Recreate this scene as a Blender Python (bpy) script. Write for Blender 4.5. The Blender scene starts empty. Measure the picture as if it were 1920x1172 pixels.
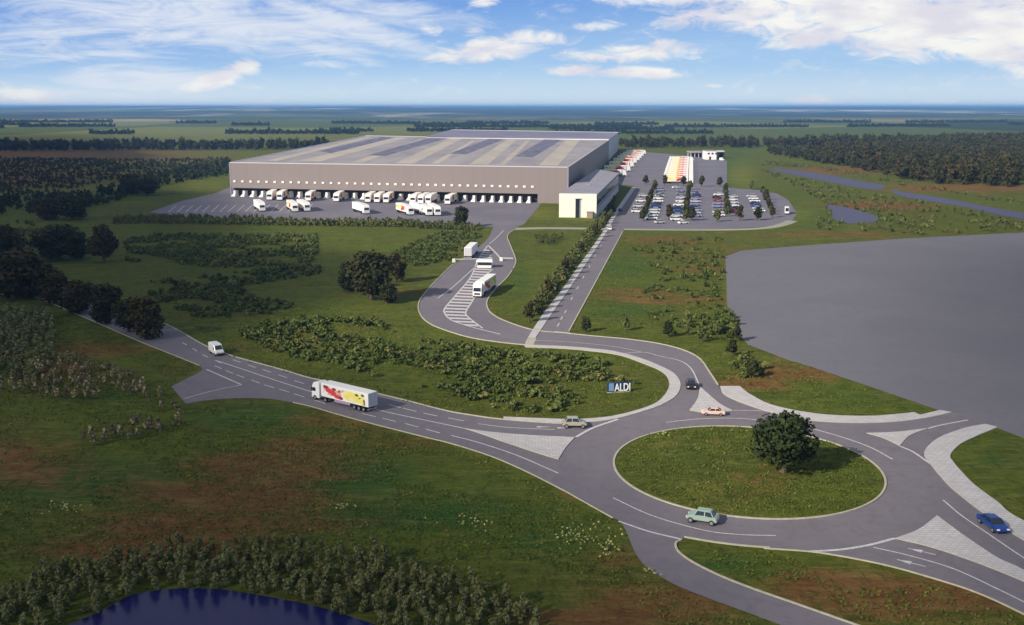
import bpy, bmesh, math, random
import numpy as np
from mathutils import Vector, Matrix
from mathutils.geometry import tessellate_polygon
S = bpy.context.scene; COL = S.collection; rad = math.radians
rng = np.random.default_rng(7); random.seed(7)

# ---------------------------------------------------------------- camera, sky, sun, exposure
FP = 1900.0; CH = 50.0; PIT = math.atan(386/FP)
cam = bpy.data.objects.new('camera', bpy.data.cameras.new('camera')); COL.objects.link(cam)
cam.location = (0, 0, CH); cam.rotation_euler = (math.pi/2-PIT, 0, 0)
cam.data.sensor_width = 36; cam.data.lens = 36*FP/1920; cam.data.clip_start = 1; cam.data.clip_end = 300000
S.camera = cam
SUN_EL, SUN_AZ = 29, 40                      # elevation; light travels towards +X turned SUN_AZ degrees to +Y
sun = bpy.data.objects.new('sun', bpy.data.lights.new('sun', 'SUN')); COL.objects.link(sun)
sun.data.energy = 5.0; sun.data.angle = rad(.5); sun.data.color = (1, .90, .74)
trav = Vector((math.cos(rad(SUN_AZ))*math.cos(rad(SUN_EL)), math.sin(rad(SUN_AZ))*math.cos(rad(SUN_EL)), -math.sin(rad(SUN_EL))))
sun.rotation_euler = trav.to_track_quat('-Z', 'Y').to_euler()
S.view_settings.view_transform = 'Standard'; S.view_settings.look = 'None'; S.view_settings.gamma = 1
S.view_settings.exposure = 0.34

def G(x, y, z=0.0):
    "photo pixel -> point at height z"
    u = (x-960)/FP; v = (586-y)/FP
    dx, dy, dz = u, v*math.sin(PIT)+math.cos(PIT), v*math.cos(PIT)-math.sin(PIT)
    t = (z-CH)/dz
    return Vector((dx*t, dy*t, z))
def PX(X, Y, Z=0.0):
    f = Y*math.cos(PIT)-(Z-CH)*math.sin(PIT); u = Y*math.sin(PIT)+(Z-CH)*math.cos(PIT)
    f = np.where(f < 1, np.nan, f)
    return 960+FP*X/f, 586-FP*u/f

class N:
    "small node helper"
    def __init__(s, nt): s.nt = nt
    def n(s, t, **k):
        o = s.nt.nodes.new(t)
        for a, b in k.items(): setattr(o, a, b)
        return o
    def l(s, a, b): s.nt.links.new(a, b)
    def put(s, v, sock):
        if hasattr(v, 'is_output') or isinstance(v, bpy.types.NodeSocket): s.l(v, sock)
        else: sock.default_value = v
    def m(s, op, a, b=0.0, c=0.0, clamp=False):
        o = s.n('ShaderNodeMath', operation=op, use_clamp=clamp)
        s.put(a, o.inputs[0]); s.put(b, o.inputs[1]); s.put(c, o.inputs[2]); return o.outputs[0]
    def mix(s, f, a, b, blend='MIX'):
        o = s.n('ShaderNodeMix', data_type='RGBA', blend_type=blend); o.clamp_factor = True
        s.put(f, o.inputs[0]); s.put(a if not isinstance(a, tuple) else (*a, 1)[:4], o.inputs[6]); s.put(b if not isinstance(b, tuple) else (*b, 1)[:4], o.inputs[7])
        return o.outputs[2]
    def ramp(s, f, lo, hi):
        o = s.n('ShaderNodeMapRange', interpolation_type='SMOOTHSTEP'); s.put(f, o.inputs[0])
        o.inputs[1].default_value = lo; o.inputs[2].default_value = hi; return o.outputs[0]
    def noise(s, vec, scale, detail=4, rough=.55, dist=0.0, sc3=None):
        if sc3:
            mp = s.n('ShaderNodeMapping'); mp.inputs['Scale'].default_value = sc3; s.l(vec, mp.inputs[0]); vec = mp.outputs[0]
        o = s.n('ShaderNodeTexNoise'); s.l(vec, o.inputs['Vector']); o.inputs['Scale'].default_value = scale
        o.inputs['Detail'].default_value = detail; o.inputs['Roughness'].default_value = rough; o.inputs['Distortion'].default_value = dist
        return o.outputs[0]

def make_world():
    w = bpy.data.worlds.new('World'); S.world = w; w.use_nodes = True; nt = w.node_tree; nt.nodes.clear(); q = N(nt)
    sky = q.n('ShaderNodeTexSky', sky_type='NISHITA', sun_disc=False)
    sky.sun_elevation = rad(SUN_EL); sky.sun_rotation = math.atan2(-trav.x, -trav.y)
    sky.air_density = 1.0; sky.dust_density = .4; sky.ozone_density = 2.5
    tc = q.n('ShaderNodeTexCoord'); sp = q.n('ShaderNodeSeparateXYZ'); q.l(tc.outputs['Generated'], sp.inputs[0])
    az = q.m('ARCTAN2', sp.outputs[0], sp.outputs[1]); el = q.m('ARCSINE', sp.outputs[2])
    cb = q.n('ShaderNodeCombineXYZ'); q.l(az, cb.inputs[0]); q.l(el, cb.inputs[1]); v = cb.outputs[0]
    # deep blue above, pale towards the horizon: clear-air colours blended over the physical sky low down
    k = 7.4
    pale, mid, deep = [tuple(c*k for c in t) for t in ((.72, .86, .95), (.42, .65, .93), (.18, .38, .82))]
    c1 = q.mix(q.ramp(el, rad(0.1), rad(2.6)), pale, mid)
    c1 = q.mix(q.ramp(q.m('ADD', el, q.m('MULTIPLY', az, -.05)), rad(1.5), rad(6.5)), c1, deep)
    base = q.mix(q.ramp(el, rad(7), rad(20)), c1, sky.outputs[0])
    def ang(px, py):
        d = G(px, py if py < 199 else 199)-Vector((0, 0, CH)); d = -d if d.y < 0 else d
        return math.atan2(d.x, d.y), math.asin((d.normalized()).z)
    def blobs(L):
        tot = None
        for (x, y, rx, ry, wt, tilt) in L:
            a, e = ang(x, y); ra = rx/FP*.95; re = ry/FP
            da = q.m('SUBTRACT', az, a); de = q.m('SUBTRACT', el, e); de = q.m('MULTIPLY_ADD', da, tilt, de)
            r2 = q.m('ADD', q.m('POWER', q.m('ABSOLUTE', q.m('DIVIDE', da, ra)), 2.0), q.m('POWER', q.m('ABSOLUTE', q.m('DIVIDE', de, re)), 2.0))
            b = q.m('MULTIPLY', q.m('SUBTRACT', 1.0, r2, clamp=True), wt)
            tot = b if tot is None else q.m('MAXIMUM', tot, b)
        return tot
    n1 = q.noise(v, 26, 10, .66, .9, (1, 2.6, 1)); n2 = q.noise(v, 10, 9, .68, 1.8, (1, 5.5, 1))
    cum = [(410, 147, 92, 20, 1.0, -.30), (462, 128, 38, 18, 1.1, 0), (930, 92, 120, 26, 1.0, -.05), (1010, 72, 90, 20, .8, 0), (860, 108, 110, 14, .7, 0),
           (1190, 100, 150, 20, 1.0, 0), (1250, 88, 60, 16, .8, 0), (1080, 132, 80, 13, .9, 0), (1200, 137, 120, 15, 1.0, 0), (1335, 161, 26, 5, .8, 0),
           (1525, 188, 55, 11, .8, 0), (1760, 190, 50, 7, .7, 0), (480, 188, 30, 6, .7, 0), (30, 175, 70, 22, .9, .2), (905, 2, 40, 12, .8, 0),
           (810, 55, 40, 16, .6, 0), (890, 62, 30, 12, .6, 0), (1065, 18, 26, 10, .6, 0), (1120, 48, 60, 12, .6, 0), (1320, 30, 120, 26, .7, -.1),
           (1520, 72, 130, 24, .95, -.12), (1640, 20, 420, 60, 1.15, .02), (1800, 62, 330, 62, 1.1, .1), (1900, 105, 150, 44, .95, .2), (1290, -5, 240, 20, .9, 0)]
    f = q.m('MULTIPLY_ADD', q.m('SUBTRACT', n1, .5), 2.6, blobs(cum))
    mc = q.ramp(f, .08, 1.0)
    cir = [(380, 40, 420, 60, .8, .10), (640, 45, 200, 34, .9, .28), (560, 78, 190, 18, .8, .25), (210, 100, 100, 9, .8, 0), (330, 66, 110, 14, .9, -.1), (280, 150, 190, 34, .8, 0),
           (150, 70, 340, 60, .55, -.1), (700, 20, 260, 30, .6, .1), (380, 5, 160, 30, .8, 0), (620, 120, 60, 10, .6, 0), (100, 185, 400, 24, .7, 0)]
    fc = q.m('MULTIPLY_ADD', q.m('SUBTRACT', n2, .5), 1.8, blobs(cir))
    mi = q.m('MULTIPLY', q.ramp(fc, 0.0, 1.0), .88)
    high = q.ramp(q.noise(tc.outputs['Generated'], 2.4, 6, .6, .4), .40, .58)
    high = q.m('MULTIPLY', q.m('MULTIPLY', high, q.ramp(el, rad(8), rad(16))), .85)
    shade = q.noise(v, 14, 4, .5, 0, (1, 3, 1))
    cc = q.mix(q.ramp(shade, .35, .62), tuple(c*k for c in (.80, .79, .88)), tuple(c*k for c in (1.02, 1.01, .97)))
    o = q.mix(mi, base, tuple(c*k for c in (.84, .89, .97))); o = q.mix(mc, o, cc); o = q.mix(high, o, tuple(c*k*.62 for c in (.86, .84, .80)))
    bg = q.n('ShaderNodeBackground'); q.l(o, bg.inputs[0]); bg.inputs[1].default_value = .10
    out = q.n('ShaderNodeOutputWorld'); q.l(bg.outputs[0], out.inputs[0])
make_world()

# ---------------------------------------------------------------- materials
M = {}
def mat(name, col, rough=.7, metal=0, spec=.3, var=None, scale=1.0, detail=3, bump=0, sc3=None):
    m = bpy.data.materials.new(name); m.use_nodes = True; q = N(m.node_tree); b = m.node_tree.nodes['Principled BSDF']
    b.inputs['Roughness'].default_value = rough; b.inputs['Metallic'].default_value = metal; b.inputs['Specular IOR Level'].default_value = spec
    if var:
        tc = q.n('ShaderNodeTexCoord'); nn = q.noise(tc.outputs['Object'], scale, detail, .6, 0, sc3)
        q.l(q.mix(q.ramp(nn, .3, .7), col, var), b.inputs['Base Color'])
        if bump:
            bp = q.n('ShaderNodeBump'); bp.inputs['Strength'].default_value = bump; bp.inputs['Distance'].default_value = .05; q.l(nn, bp.inputs['Height']); q.l(bp.outputs[0], b.inputs['Normal'])
    else: b.inputs['Base Color'].default_value = (*col, 1)
    M[name] = m; return m
def asphalt(name, a, b2, fine=6):
    m = bpy.data.materials.new(name); m.use_nodes = True; q = N(m.node_tree); b = m.node_tree.nodes['Principled BSDF']
    g = q.n('ShaderNodeNewGeometry').outputs['Position']
    c = q.mix(q.ramp(q.noise(g, .035, 4, .6, .5), .3, .7), a, b2)
    c = q.mix(q.m('MULTIPLY', q.ramp(q.noise(g, .35, 5, .7, 1.5), .42, .70), .6), c, tuple(x*.8 for x in a))
    c = q.mix(q.m('MULTIPLY', q.noise(g, fine, 2, .6), .25), c, tuple(x*.55 for x in a))
    q.l(c, b.inputs['Base Color']); b.inputs['Roughness'].default_value = .85; b.inputs['Specular IOR Level'].default_value = .2; M[name] = m
asphalt('asphalt', (.168, .152, .182), (.196, .178, .205))
asphalt('yard_asphalt', (.16, .15, .19), (.20, .185, .22), 2)
asphalt('plot', (.17, .165, .19), (.15, .148, .18), 3)
def paving():
    m = bpy.data.materials.new('paving'); m.use_nodes = True; q = N(m.node_tree); b = m.node_tree.nodes['Principled BSDF']; g = q.n('ShaderNodeNewGeometry').outputs['Position']
    br = q.n('ShaderNodeTexBrick'); q.l(g, br.inputs['Vector']); br.inputs['Scale'].default_value = 1.0; br.inputs['Brick Width'].default_value = 1.0; br.inputs['Row Height'].default_value = .6; br.inputs['Mortar Size'].default_value = .05
    br.inputs['Color1'].default_value = (.54, .52, .53, 1); br.inputs['Color2'].default_value = (.46, .445, .46, 1); br.inputs['Mortar'].default_value = (.34, .33, .34, 1)
    c = q.mix(q.m('MULTIPLY', q.ramp(q.noise(g, .5, 6, .7, .8), .4, .7), .4), br.outputs[0], (.33, .31, .32)); q.l(c, b.inputs['Base Color']); b.inputs['Roughness'].default_value = .85; M['paving'] = m
paving()
asphalt('concrete_path', (.36, .34, .28), (.28, .27, .23), 2)
mat('kerb', (.46, .43, .34), .8, var=(.36, .34, .28), scale=1.5)
mat('paint', (.62, .60, .62), .7, var=(.42, .40, .43), scale=2.5)
mat('clad', (.222, .185, .182), .55, var=(.213, .178, .177), scale=.5, sc3=(1, 1, .03), detail=2)
mat('clad_side', (.26, .25, .31), .5, var=(.24, .23, .29), scale=.1)
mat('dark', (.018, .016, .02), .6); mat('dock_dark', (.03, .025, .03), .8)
mat('roof', (.34, .31, .32), .7, var=(.25, .23, .25), scale=.05, detail=6, sc3=(1, .25, 1))
mat('roof_light', (.46, .41, .34), .7, var=(.38, .34, .30), scale=.08, sc3=(1, .3, 1))
mat('roof_panel', (.085, .08, .13), .6, var=(.19, .18, .24), scale=.16, detail=5, sc3=(1, .4, 1))
mat('roof_back', (.16, .15, .22), .6, var=(.22, .20, .27), scale=.03)
mat('white', (.80, .79, .78), .5); mat('offwhite', (.80, .78, .68), .7, var=(.73, .71, .63), scale=.5)
mat('grey_roof', (.29, .28, .33), .7, var=(.23, .23, .28), scale=.2)
mat('trim', (.55, .54, .58), .5); mat('lamp', (.75, .72, .66), .4)
mat('glass', (.02, .025, .035), .08, spec=.6); mat('rubber', (.015, .015, .016), .8); mat('rim', (.45, .45, .47), .35, .7)
mat('chassis', (.05, .045, .06), .6); mat('skirt', (.34, .28, .38), .5)
mat('red', (.60, .06, .06), .5); mat('darkred', (.25, .03, .07), .5); mat('pink', (.72, .36, .34), .5); mat('yellow', (.80, .70, .16), .5); mat('cream', (.80, .74, .40), .5)
mat('leafgreen', (.10, .14, .03), .5); mat('orange', (.75, .36, .08), .5)
mat('tail', (.35, .01, .01), .3); mat('head', (.8, .8, .75), .2)
mat('sign_blue', (.012, .035, .12), .4); mat('sign_light', (.18, .30, .50), .4); mat('steel', (.35, .36, .38), .4, .6); mat('brick', (.33, .25, .19), .8, var=(.26, .20, .16), scale=1)
mat('bark', (.10, .075, .05), .9, var=(.06, .045, .03), scale=3)
for n_, c_ in dict(car_silver=(.52, .53, .56), car_white=(.78, .78, .76), car_black=(.02, .02, .025), car_blue=(.015, .05, .22), car_darkblue=(.03, .035, .12), car_red=(.35, .04, .03),
                   car_green=(.30, .40, .34), car_beige=(.38, .36, .30), car_grey=(.20, .20, .22), car_orange=(.70, .50, .42), car_lilac=(.26, .26, .42)).items(): mat(n_, c_, .25, .1, .5)

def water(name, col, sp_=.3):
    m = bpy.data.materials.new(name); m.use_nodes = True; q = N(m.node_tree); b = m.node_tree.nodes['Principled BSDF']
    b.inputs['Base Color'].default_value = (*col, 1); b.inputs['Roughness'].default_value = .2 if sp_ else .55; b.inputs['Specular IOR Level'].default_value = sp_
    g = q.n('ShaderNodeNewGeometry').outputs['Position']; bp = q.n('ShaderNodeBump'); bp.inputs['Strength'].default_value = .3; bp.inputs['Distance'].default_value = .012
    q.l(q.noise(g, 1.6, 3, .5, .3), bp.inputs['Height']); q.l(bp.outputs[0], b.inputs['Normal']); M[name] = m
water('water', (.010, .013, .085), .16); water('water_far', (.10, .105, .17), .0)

def leafmat(name, dark, light, warm=None, trans=.0):
    m = bpy.data.materials.new(name); m.use_nodes = True; q = N(m.node_tree); b = m.node_tree.nodes['Principled BSDF']
    at = q.n('ShaderNodeAttribute', attribute_name='tint'); oi = q.n('ShaderNodeObjectInfo')
    f = q.m('ADD', q.m('MULTIPLY', at.outputs['Fac'], .75), q.m('MULTIPLY', oi.outputs['Random'], .25))
    c = q.mix(f, dark, light)
    if warm:
        at2 = q.n('ShaderNodeAttribute', attribute_name='warm'); c = q.mix(at2.outputs['Fac'], c, warm)
    q.l(c, b.inputs['Base Color']); b.inputs['Roughness'].default_value = .75; b.inputs['Specular IOR Level'].default_value = .15; M[name] = m
leafmat('leaf_tree', (.012, .022, .007), (.036, .050, .015), (.060, .040, .014))
leafmat('leaf_brown', (.020, .020, .007), (.056, .054, .016), (.070, .044, .014))
leafmat('leaf_shrub', (.028, .046, .010), (.130, .160, .040), (.17, .165, .05))
leafmat('leaf_pond', (.085, .095, .032), (.250, .260, .105), (.20, .14, .05))
leafmat('leaf_reed', (.10, .10, .045), (.27, .25, .12), (.38, .29, .16))
leafmat('leaf_grass', (.040, .066, .009), (.108, .140, .022), (.20, .18, .05))
leafmat('leaf_flower', (.20, .22, .06), (.36, .36, .13), (.42, .38, .2))
leafmat('leaf_hedge', (.045, .06, .018), (.13, .145, .045), (.15, .12, .04))

# ---------------------------------------------------------------- object helpers
def meta(o, label=None, cat=None, group=None, kind=None):
    if label: o['label'] = label
    if cat: o['category'] = cat
    if group: o['group'] = group
    if kind: o['kind'] = kind
    return o
def link(name, me, parent=None):
    o = bpy.data.objects.new(name, me); COL.objects.link(o)
    if parent: o.parent = parent
    return o
def empty(name, loc=(0, 0, 0), rz=0):
    o = bpy.data.objects.new(name, None); COL.objects.link(o); o.location = loc; o.rotation_euler.z = rz; o.empty_display_size = .5; return o
def dup(o, parent=None):
    c = o.copy(); COL.objects.link(c)
    if parent: c.parent = parent
    for ch in [x for x in bpy.data.objects if x.parent == o]: dup(ch, c)
    return c
class Proto:
    "a thing stored with its tree so that copies are quick"
    def __init__(s, root):
        s.root = root; s.kids = [(k, [g for g in bpy.data.objects if g.parent == k]) for k in bpy.data.objects if k.parent == root]; s.used = False
    def place(s, loc, rz=0, scale=None, **m):
        if not s.used: r = s.root; s.used = True
        else:
            r = s.root.copy(); COL.objects.link(r)
            for k, gs in s.kids:
                c = k.copy(); COL.objects.link(c); c.parent = r
                for g in gs: d = g.copy(); COL.objects.link(d); d.parent = c
        r.location = loc; r.rotation_euler = (0, 0, rz)
        if scale: r.scale = scale if hasattr(scale, '__len__') else (scale,)*3
        for a in ('label', 'group'):
            if a in r: del r[a]
        meta(r, **m); return r
class MB:
    def __init__(s): s.v = []; s.f = []; s.m = []
    def add(s, vs, fs, mi=0):
        b = len(s.v); s.v += [tuple(v) for v in vs]; s.f += [tuple(i+b for i in f) for f in fs]; s.m += [mi]*len(fs); return s
    def hexa(s, p, mi=0): return s.add(p, [(0, 3, 2, 1), (4, 5, 6, 7), (0, 1, 5, 4), (1, 2, 6, 5), (2, 3, 7, 6), (3, 0, 4, 7)], mi)
    def box(s, x0, x1, y0, y1, z0, z1, mi=0): return s.hexa([(x0, y0, z0), (x1, y0, z0), (x1, y1, z0), (x0, y1, z0), (x0, y0, z1), (x1, y0, z1), (x1, y1, z1), (x0, y1, z1)], mi)
    def frus(s, b, t, z0, z1, mi=0):
        return s.hexa([(b[0], b[2], z0), (b[1], b[2], z0), (b[1], b[3], z0), (b[0], b[3], z0), (t[0], t[2], z1), (t[1], t[2], z1), (t[1], t[3], z1), (t[0], t[3], z1)], mi)
    def prism(s, prof, y0, y1, mi=0, inset=0):      # side profile in xz, extruded along y
        n = len(prof); vs = [(x, y0, z) for x, z in prof]+[(x, y1, z) for x, z in prof]
        return s.add(vs, [tuple(range(n))]+[tuple(range(2*n-1, n-1, -1))]+[(i, i+n, (i+1) % n+n, (i+1) % n) for i in range(n)], mi)
    def cyl(s, c, r, h, axis='y', n=14, mi=0, r2=None):
        r2 = r if r2 is None else r2; vs = []
        for k, rr in ((-.5, r), (.5, r2)):
            for i in range(n):
                a = 2*math.pi*i/n; p, q_ = rr*math.cos(a), rr*math.sin(a)
                d = {'y': (p, k*h, q_), 'z': (p, q_, k*h), 'x': (k*h, p, q_)}[axis]; vs.append((c[0]+d[0], c[1]+d[1], c[2]+d[2]))
        return s.add(vs, [tuple(range(n))[::-1], tuple(range(n, 2*n))]+[(i, (i+1) % n, (i+1) % n+n, i+n) for i in range(n)], mi)
    def mesh(s, name, mats, bevel=0, seg=2):
        me = bpy.data.meshes.new(name); me.from_pydata(s.v, [], s.f)
        for m in (mats if isinstance(mats, (list, tuple)) else [mats]): me.materials.append(M[m])
        me.polygons.foreach_set('material_index', s.m)
        bm = bmesh.new(); bm.from_mesh(me); bmesh.ops.recalc_face_normals(bm, faces=bm.faces[:])
        if bevel: bmesh.ops.bevel(bm, geom=bm.edges[:], offset=bevel, segments=seg, affect='EDGES', clamp_overlap=True)
        bm.to_mesh(me); bm.free(); return me
    def build(s, name, mats, parent=None, bevel=0, seg=2): return link(name, s.mesh(name, mats, bevel, seg), parent)

def cr(pts, n=6, closed=False):
    "Catmull-Rom through 2-D/3-D points"
    P = [Vector((p[0], p[1], p[2] if len(p) > 2 else 0)) for p in pts]; out = []; L = len(P)
    if L < 3: return P
    for i in range(L if closed else L-1):
        a = P[(i-1) % L] if closed or i else P[0]*2-P[1]; b = P[i]; c = P[(i+1) % L]; d = P[(i+2) % L] if closed or i+2 < L else P[-1]*2-P[-2]
        for k in range(n):
            t = k/n; out.append(.5*((2*b)+(c-a)*t+(2*a-5*b+4*c-d)*t*t+(3*b-a-3*c+d)*t**3))
    if not closed: out.append(P[-1])
    return out
def gp(pts, z=0): return [G(p[0], p[1], z) for p in pts]
def curve(pts, n=6): return cr([G(*p) for p in pts], n)
def sheet(name, pts, z, m, parent=None, kind='structure', thick=0, kerbm=None):
    "flat polygon of world points at height z, with real side faces when thick"
    P = [Vector((p[0], p[1], z)) for p in pts]
    Q = [P[0]]
    for p in P[1:]:
        if (p-Q[-1]).length > .02: Q.append(p)
    if (Q[0]-Q[-1]).length < .02: Q.pop()
    area = sum(Q[i].x*Q[(i+1) % len(Q)].y-Q[(i+1) % len(Q)].x*Q[i].y for i in range(len(Q)))
    if area < 0: Q.reverse()
    tris = tessellate_polygon([Q]); vs = [tuple(p) for p in Q]; n = len(Q); fs = []
    for t in tris:
        a, b, c = [Q[i] for i in t]
        fs.append(tuple(t) if (b-a).cross(c-a).z > 0 else tuple(t)[::-1])
    mi = [0]*len(fs)
    if thick:
        vs += [(p.x, p.y, z-thick) for p in Q]; fs += [(i, i+n, (i+1) % n+n, (i+1) % n) for i in range(n)]; mi += [1 if kerbm else 0]*n
    me = bpy.data.meshes.new(name); me.from_pydata(vs, [], fs); me.materials.append(M[m])
    if kerbm: me.materials.append(M[kerbm]); me.polygons.foreach_set('material_index', mi)
    o = link(name, me, parent)
    if kind and not parent: o['kind'] = kind
    return o
def ribbon_geo(mb, pts, w, z, z0=None, mi=0):
    "strip of width w along world points; z0 gives it a body down to z0"
    L = [Vector((p[0], p[1], 0)) for p in pts]; a = []; b = []
    for i, p in enumerate(L):
        t = (L[min(i+1, len(L)-1)]-L[max(i-1, 0)]); t.normalize(); nrm = Vector((-t.y, t.x, 0))
        a.append((p+nrm*w/2)); b.append((p-nrm*w/2))
    n = len(L); vs = [(p.x, p.y, z) for p in a]+[(p.x, p.y, z) for p in b]
    fs = [(i, i+n, i+1+n, i+1) for i in range(n-1)]
    if z0 is not None:
        vs += [(p.x, p.y, z0) for p in a]+[(p.x, p.y, z0) for p in b]
        fs += [(i, i+1, i+1+2*n, i+2*n) for i in range(n-1)]+[(i+n, i+3*n, i+1+3*n, i+1+n) for i in range(n-1)]
        fs += [(0, 2*n, 3*n, n), (n-1, 2*n-1, 4*n-1, 3*n-1)]
    mb.add(vs, fs, mi)

# ---------------------------------------------------------------- ground sheet
def inpoly(x, y, poly):
    r = np.zeros(x.shape, bool); n = len(poly)
    for i in range(n):
        x0, y0 = poly[i][0], poly[i][1]; x1, y1 = poly[(i+1) % n][0], poly[(i+1) % n][1]
        c = ((y0 > y) != (y1 > y)); r ^= c & (x < (x1-x0)*(y-y0)/((y1-y0) if y1 != y0 else 1e-9)+x0)
    return r
BROWN = [(560, 835, 110, 26, .8), (500, 880, 130, 34, 1.1), (430, 930, 170, 36, 1.1), (340, 985, 170, 30, 1.1), (220, 1040, 150, 18, .9), (110, 690, 80, 14, .9), (180, 655, 110, 14, .9), (210, 640, 60, 12, .6), (250, 1030, 240, 30, .8), (60, 290, 360, 22, .8), (60, 330, 200, 26, .6),
         (1240, 450, 90, 10, .9), (1190, 548, 100, 9, .9), (1280, 560, 120, 10, .7), (1330, 485, 120, 30, .5), (1400, 720, 90, 14, .9), (1490, 700, 120, 24, .7), (1700, 1120, 260, 45, 1.0), (1560, 1100, 130, 34, .9),
         (1240, 1130, 160, 40, .8), (1100, 1165, 160, 30, .7), (1090, 930, 70, 18, .6), (620, 790, 110, 18, .6), (760, 830, 120, 12, .5), (1640, 385, 110, 9, .9), (1560, 320, 120, 8, .9), (1800, 352, 160, 9, .9), (1560, 440, 200, 10, .5),
         (20, 870, 160, 50, .6), (560, 985, 120, 20, .6), (1460, 900, 60, 25, .4), (1180, 1050, 60, 20, .4), (330, 690, 60, 10, .4), (700, 545, 90, 16, .3), (20, 260, 60, 6, 1.), (1420, 235, 200, 4, .8)]
LUSH = [(120, 900, 260, 60, .7), (640, 900, 240, 45, .8), (850, 960, 260, 60, .8), (1010, 1000, 160, 50, .7), (480, 785, 150, 28, .8), (950, 900, 120, 30, .5), (1180, 500, 70, 30, .7), (1160, 580, 90, 20, .6), (1350, 1060, 120, 26, .7),
        (970, 520, 40, 50, .5), (1620, 745, 140, 16, .6), (1860, 860, 60, 50, .5), (1300, 860, 80, 40, .3), (220, 745, 100, 18, .6), (1380, 330, 50, 60, .8), (1500, 400, 90, 40, .6)]
DRY = [(1390, 330, 40, 36, .9), (1500, 400, 60, 30, .6), (1430, 380, 60, 20, .6), (900, 540, 0.1, 0.1, 0), (150, 955, 60, 12, .8), (180, 990, 70, 10, .6), (640, 930, 40, 8, .4), (1080, 1010, 70, 26, .5), (890, 1015, 30, 8, .7), (1230, 830, 50, 14, .6), (1310, 925, 80, 20, .5), (1390, 905, 40, 16, .5), (1340, 855, 40, 14, .5), (1190, 790, 60, 8, .3),
       (1010, 400, 50, 16, .9), (1100, 412, 60, 6, .8), (620, 360, 90, 20, .4), (370, 345, 80, 12, .6), (240, 380, 90, 8, .6), (900, 420, 60, 14, .4), (60, 425, 90, 16, .5), (1380, 345, 40, 30, .5), (550, 520, 140, 30, .3), (700, 590, 150, 16, .3), (360, 620, 50, 10, .4), (800, 235, 500, 5, .6), (400, 246, 300, 3, .5), (1350, 225, 120, 4, .9), (1100, 690, 130, 16, .3)]
def zone_attrs(me):
    n = len(me.vertices); co = np.empty(n*3); me.vertices.foreach_get('co', co); co = co.reshape(-1, 3)
    x, y = PX(co[:, 0], co[:, 1]); bad = ~np.isfinite(x) | (np.abs(np.nan_to_num(x)) > 6000) | (np.abs(np.nan_to_num(y)) > 4000)
    for nm, L in (('brown', BROWN), ('lush', LUSH), ('dry', DRY)):
        v = np.zeros(n)
        for (cx, cy, rx, ry, w) in L: v = np.maximum(v, w*np.exp(-1.1*(((x-cx)/rx)**2+((y-cy)/ry)**2)))
        v[bad] = .2; a = me.attributes.new(nm, 'FLOAT', 'POINT'); a.data.foreach_set('value', np.nan_to_num(v, nan=.2))
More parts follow.
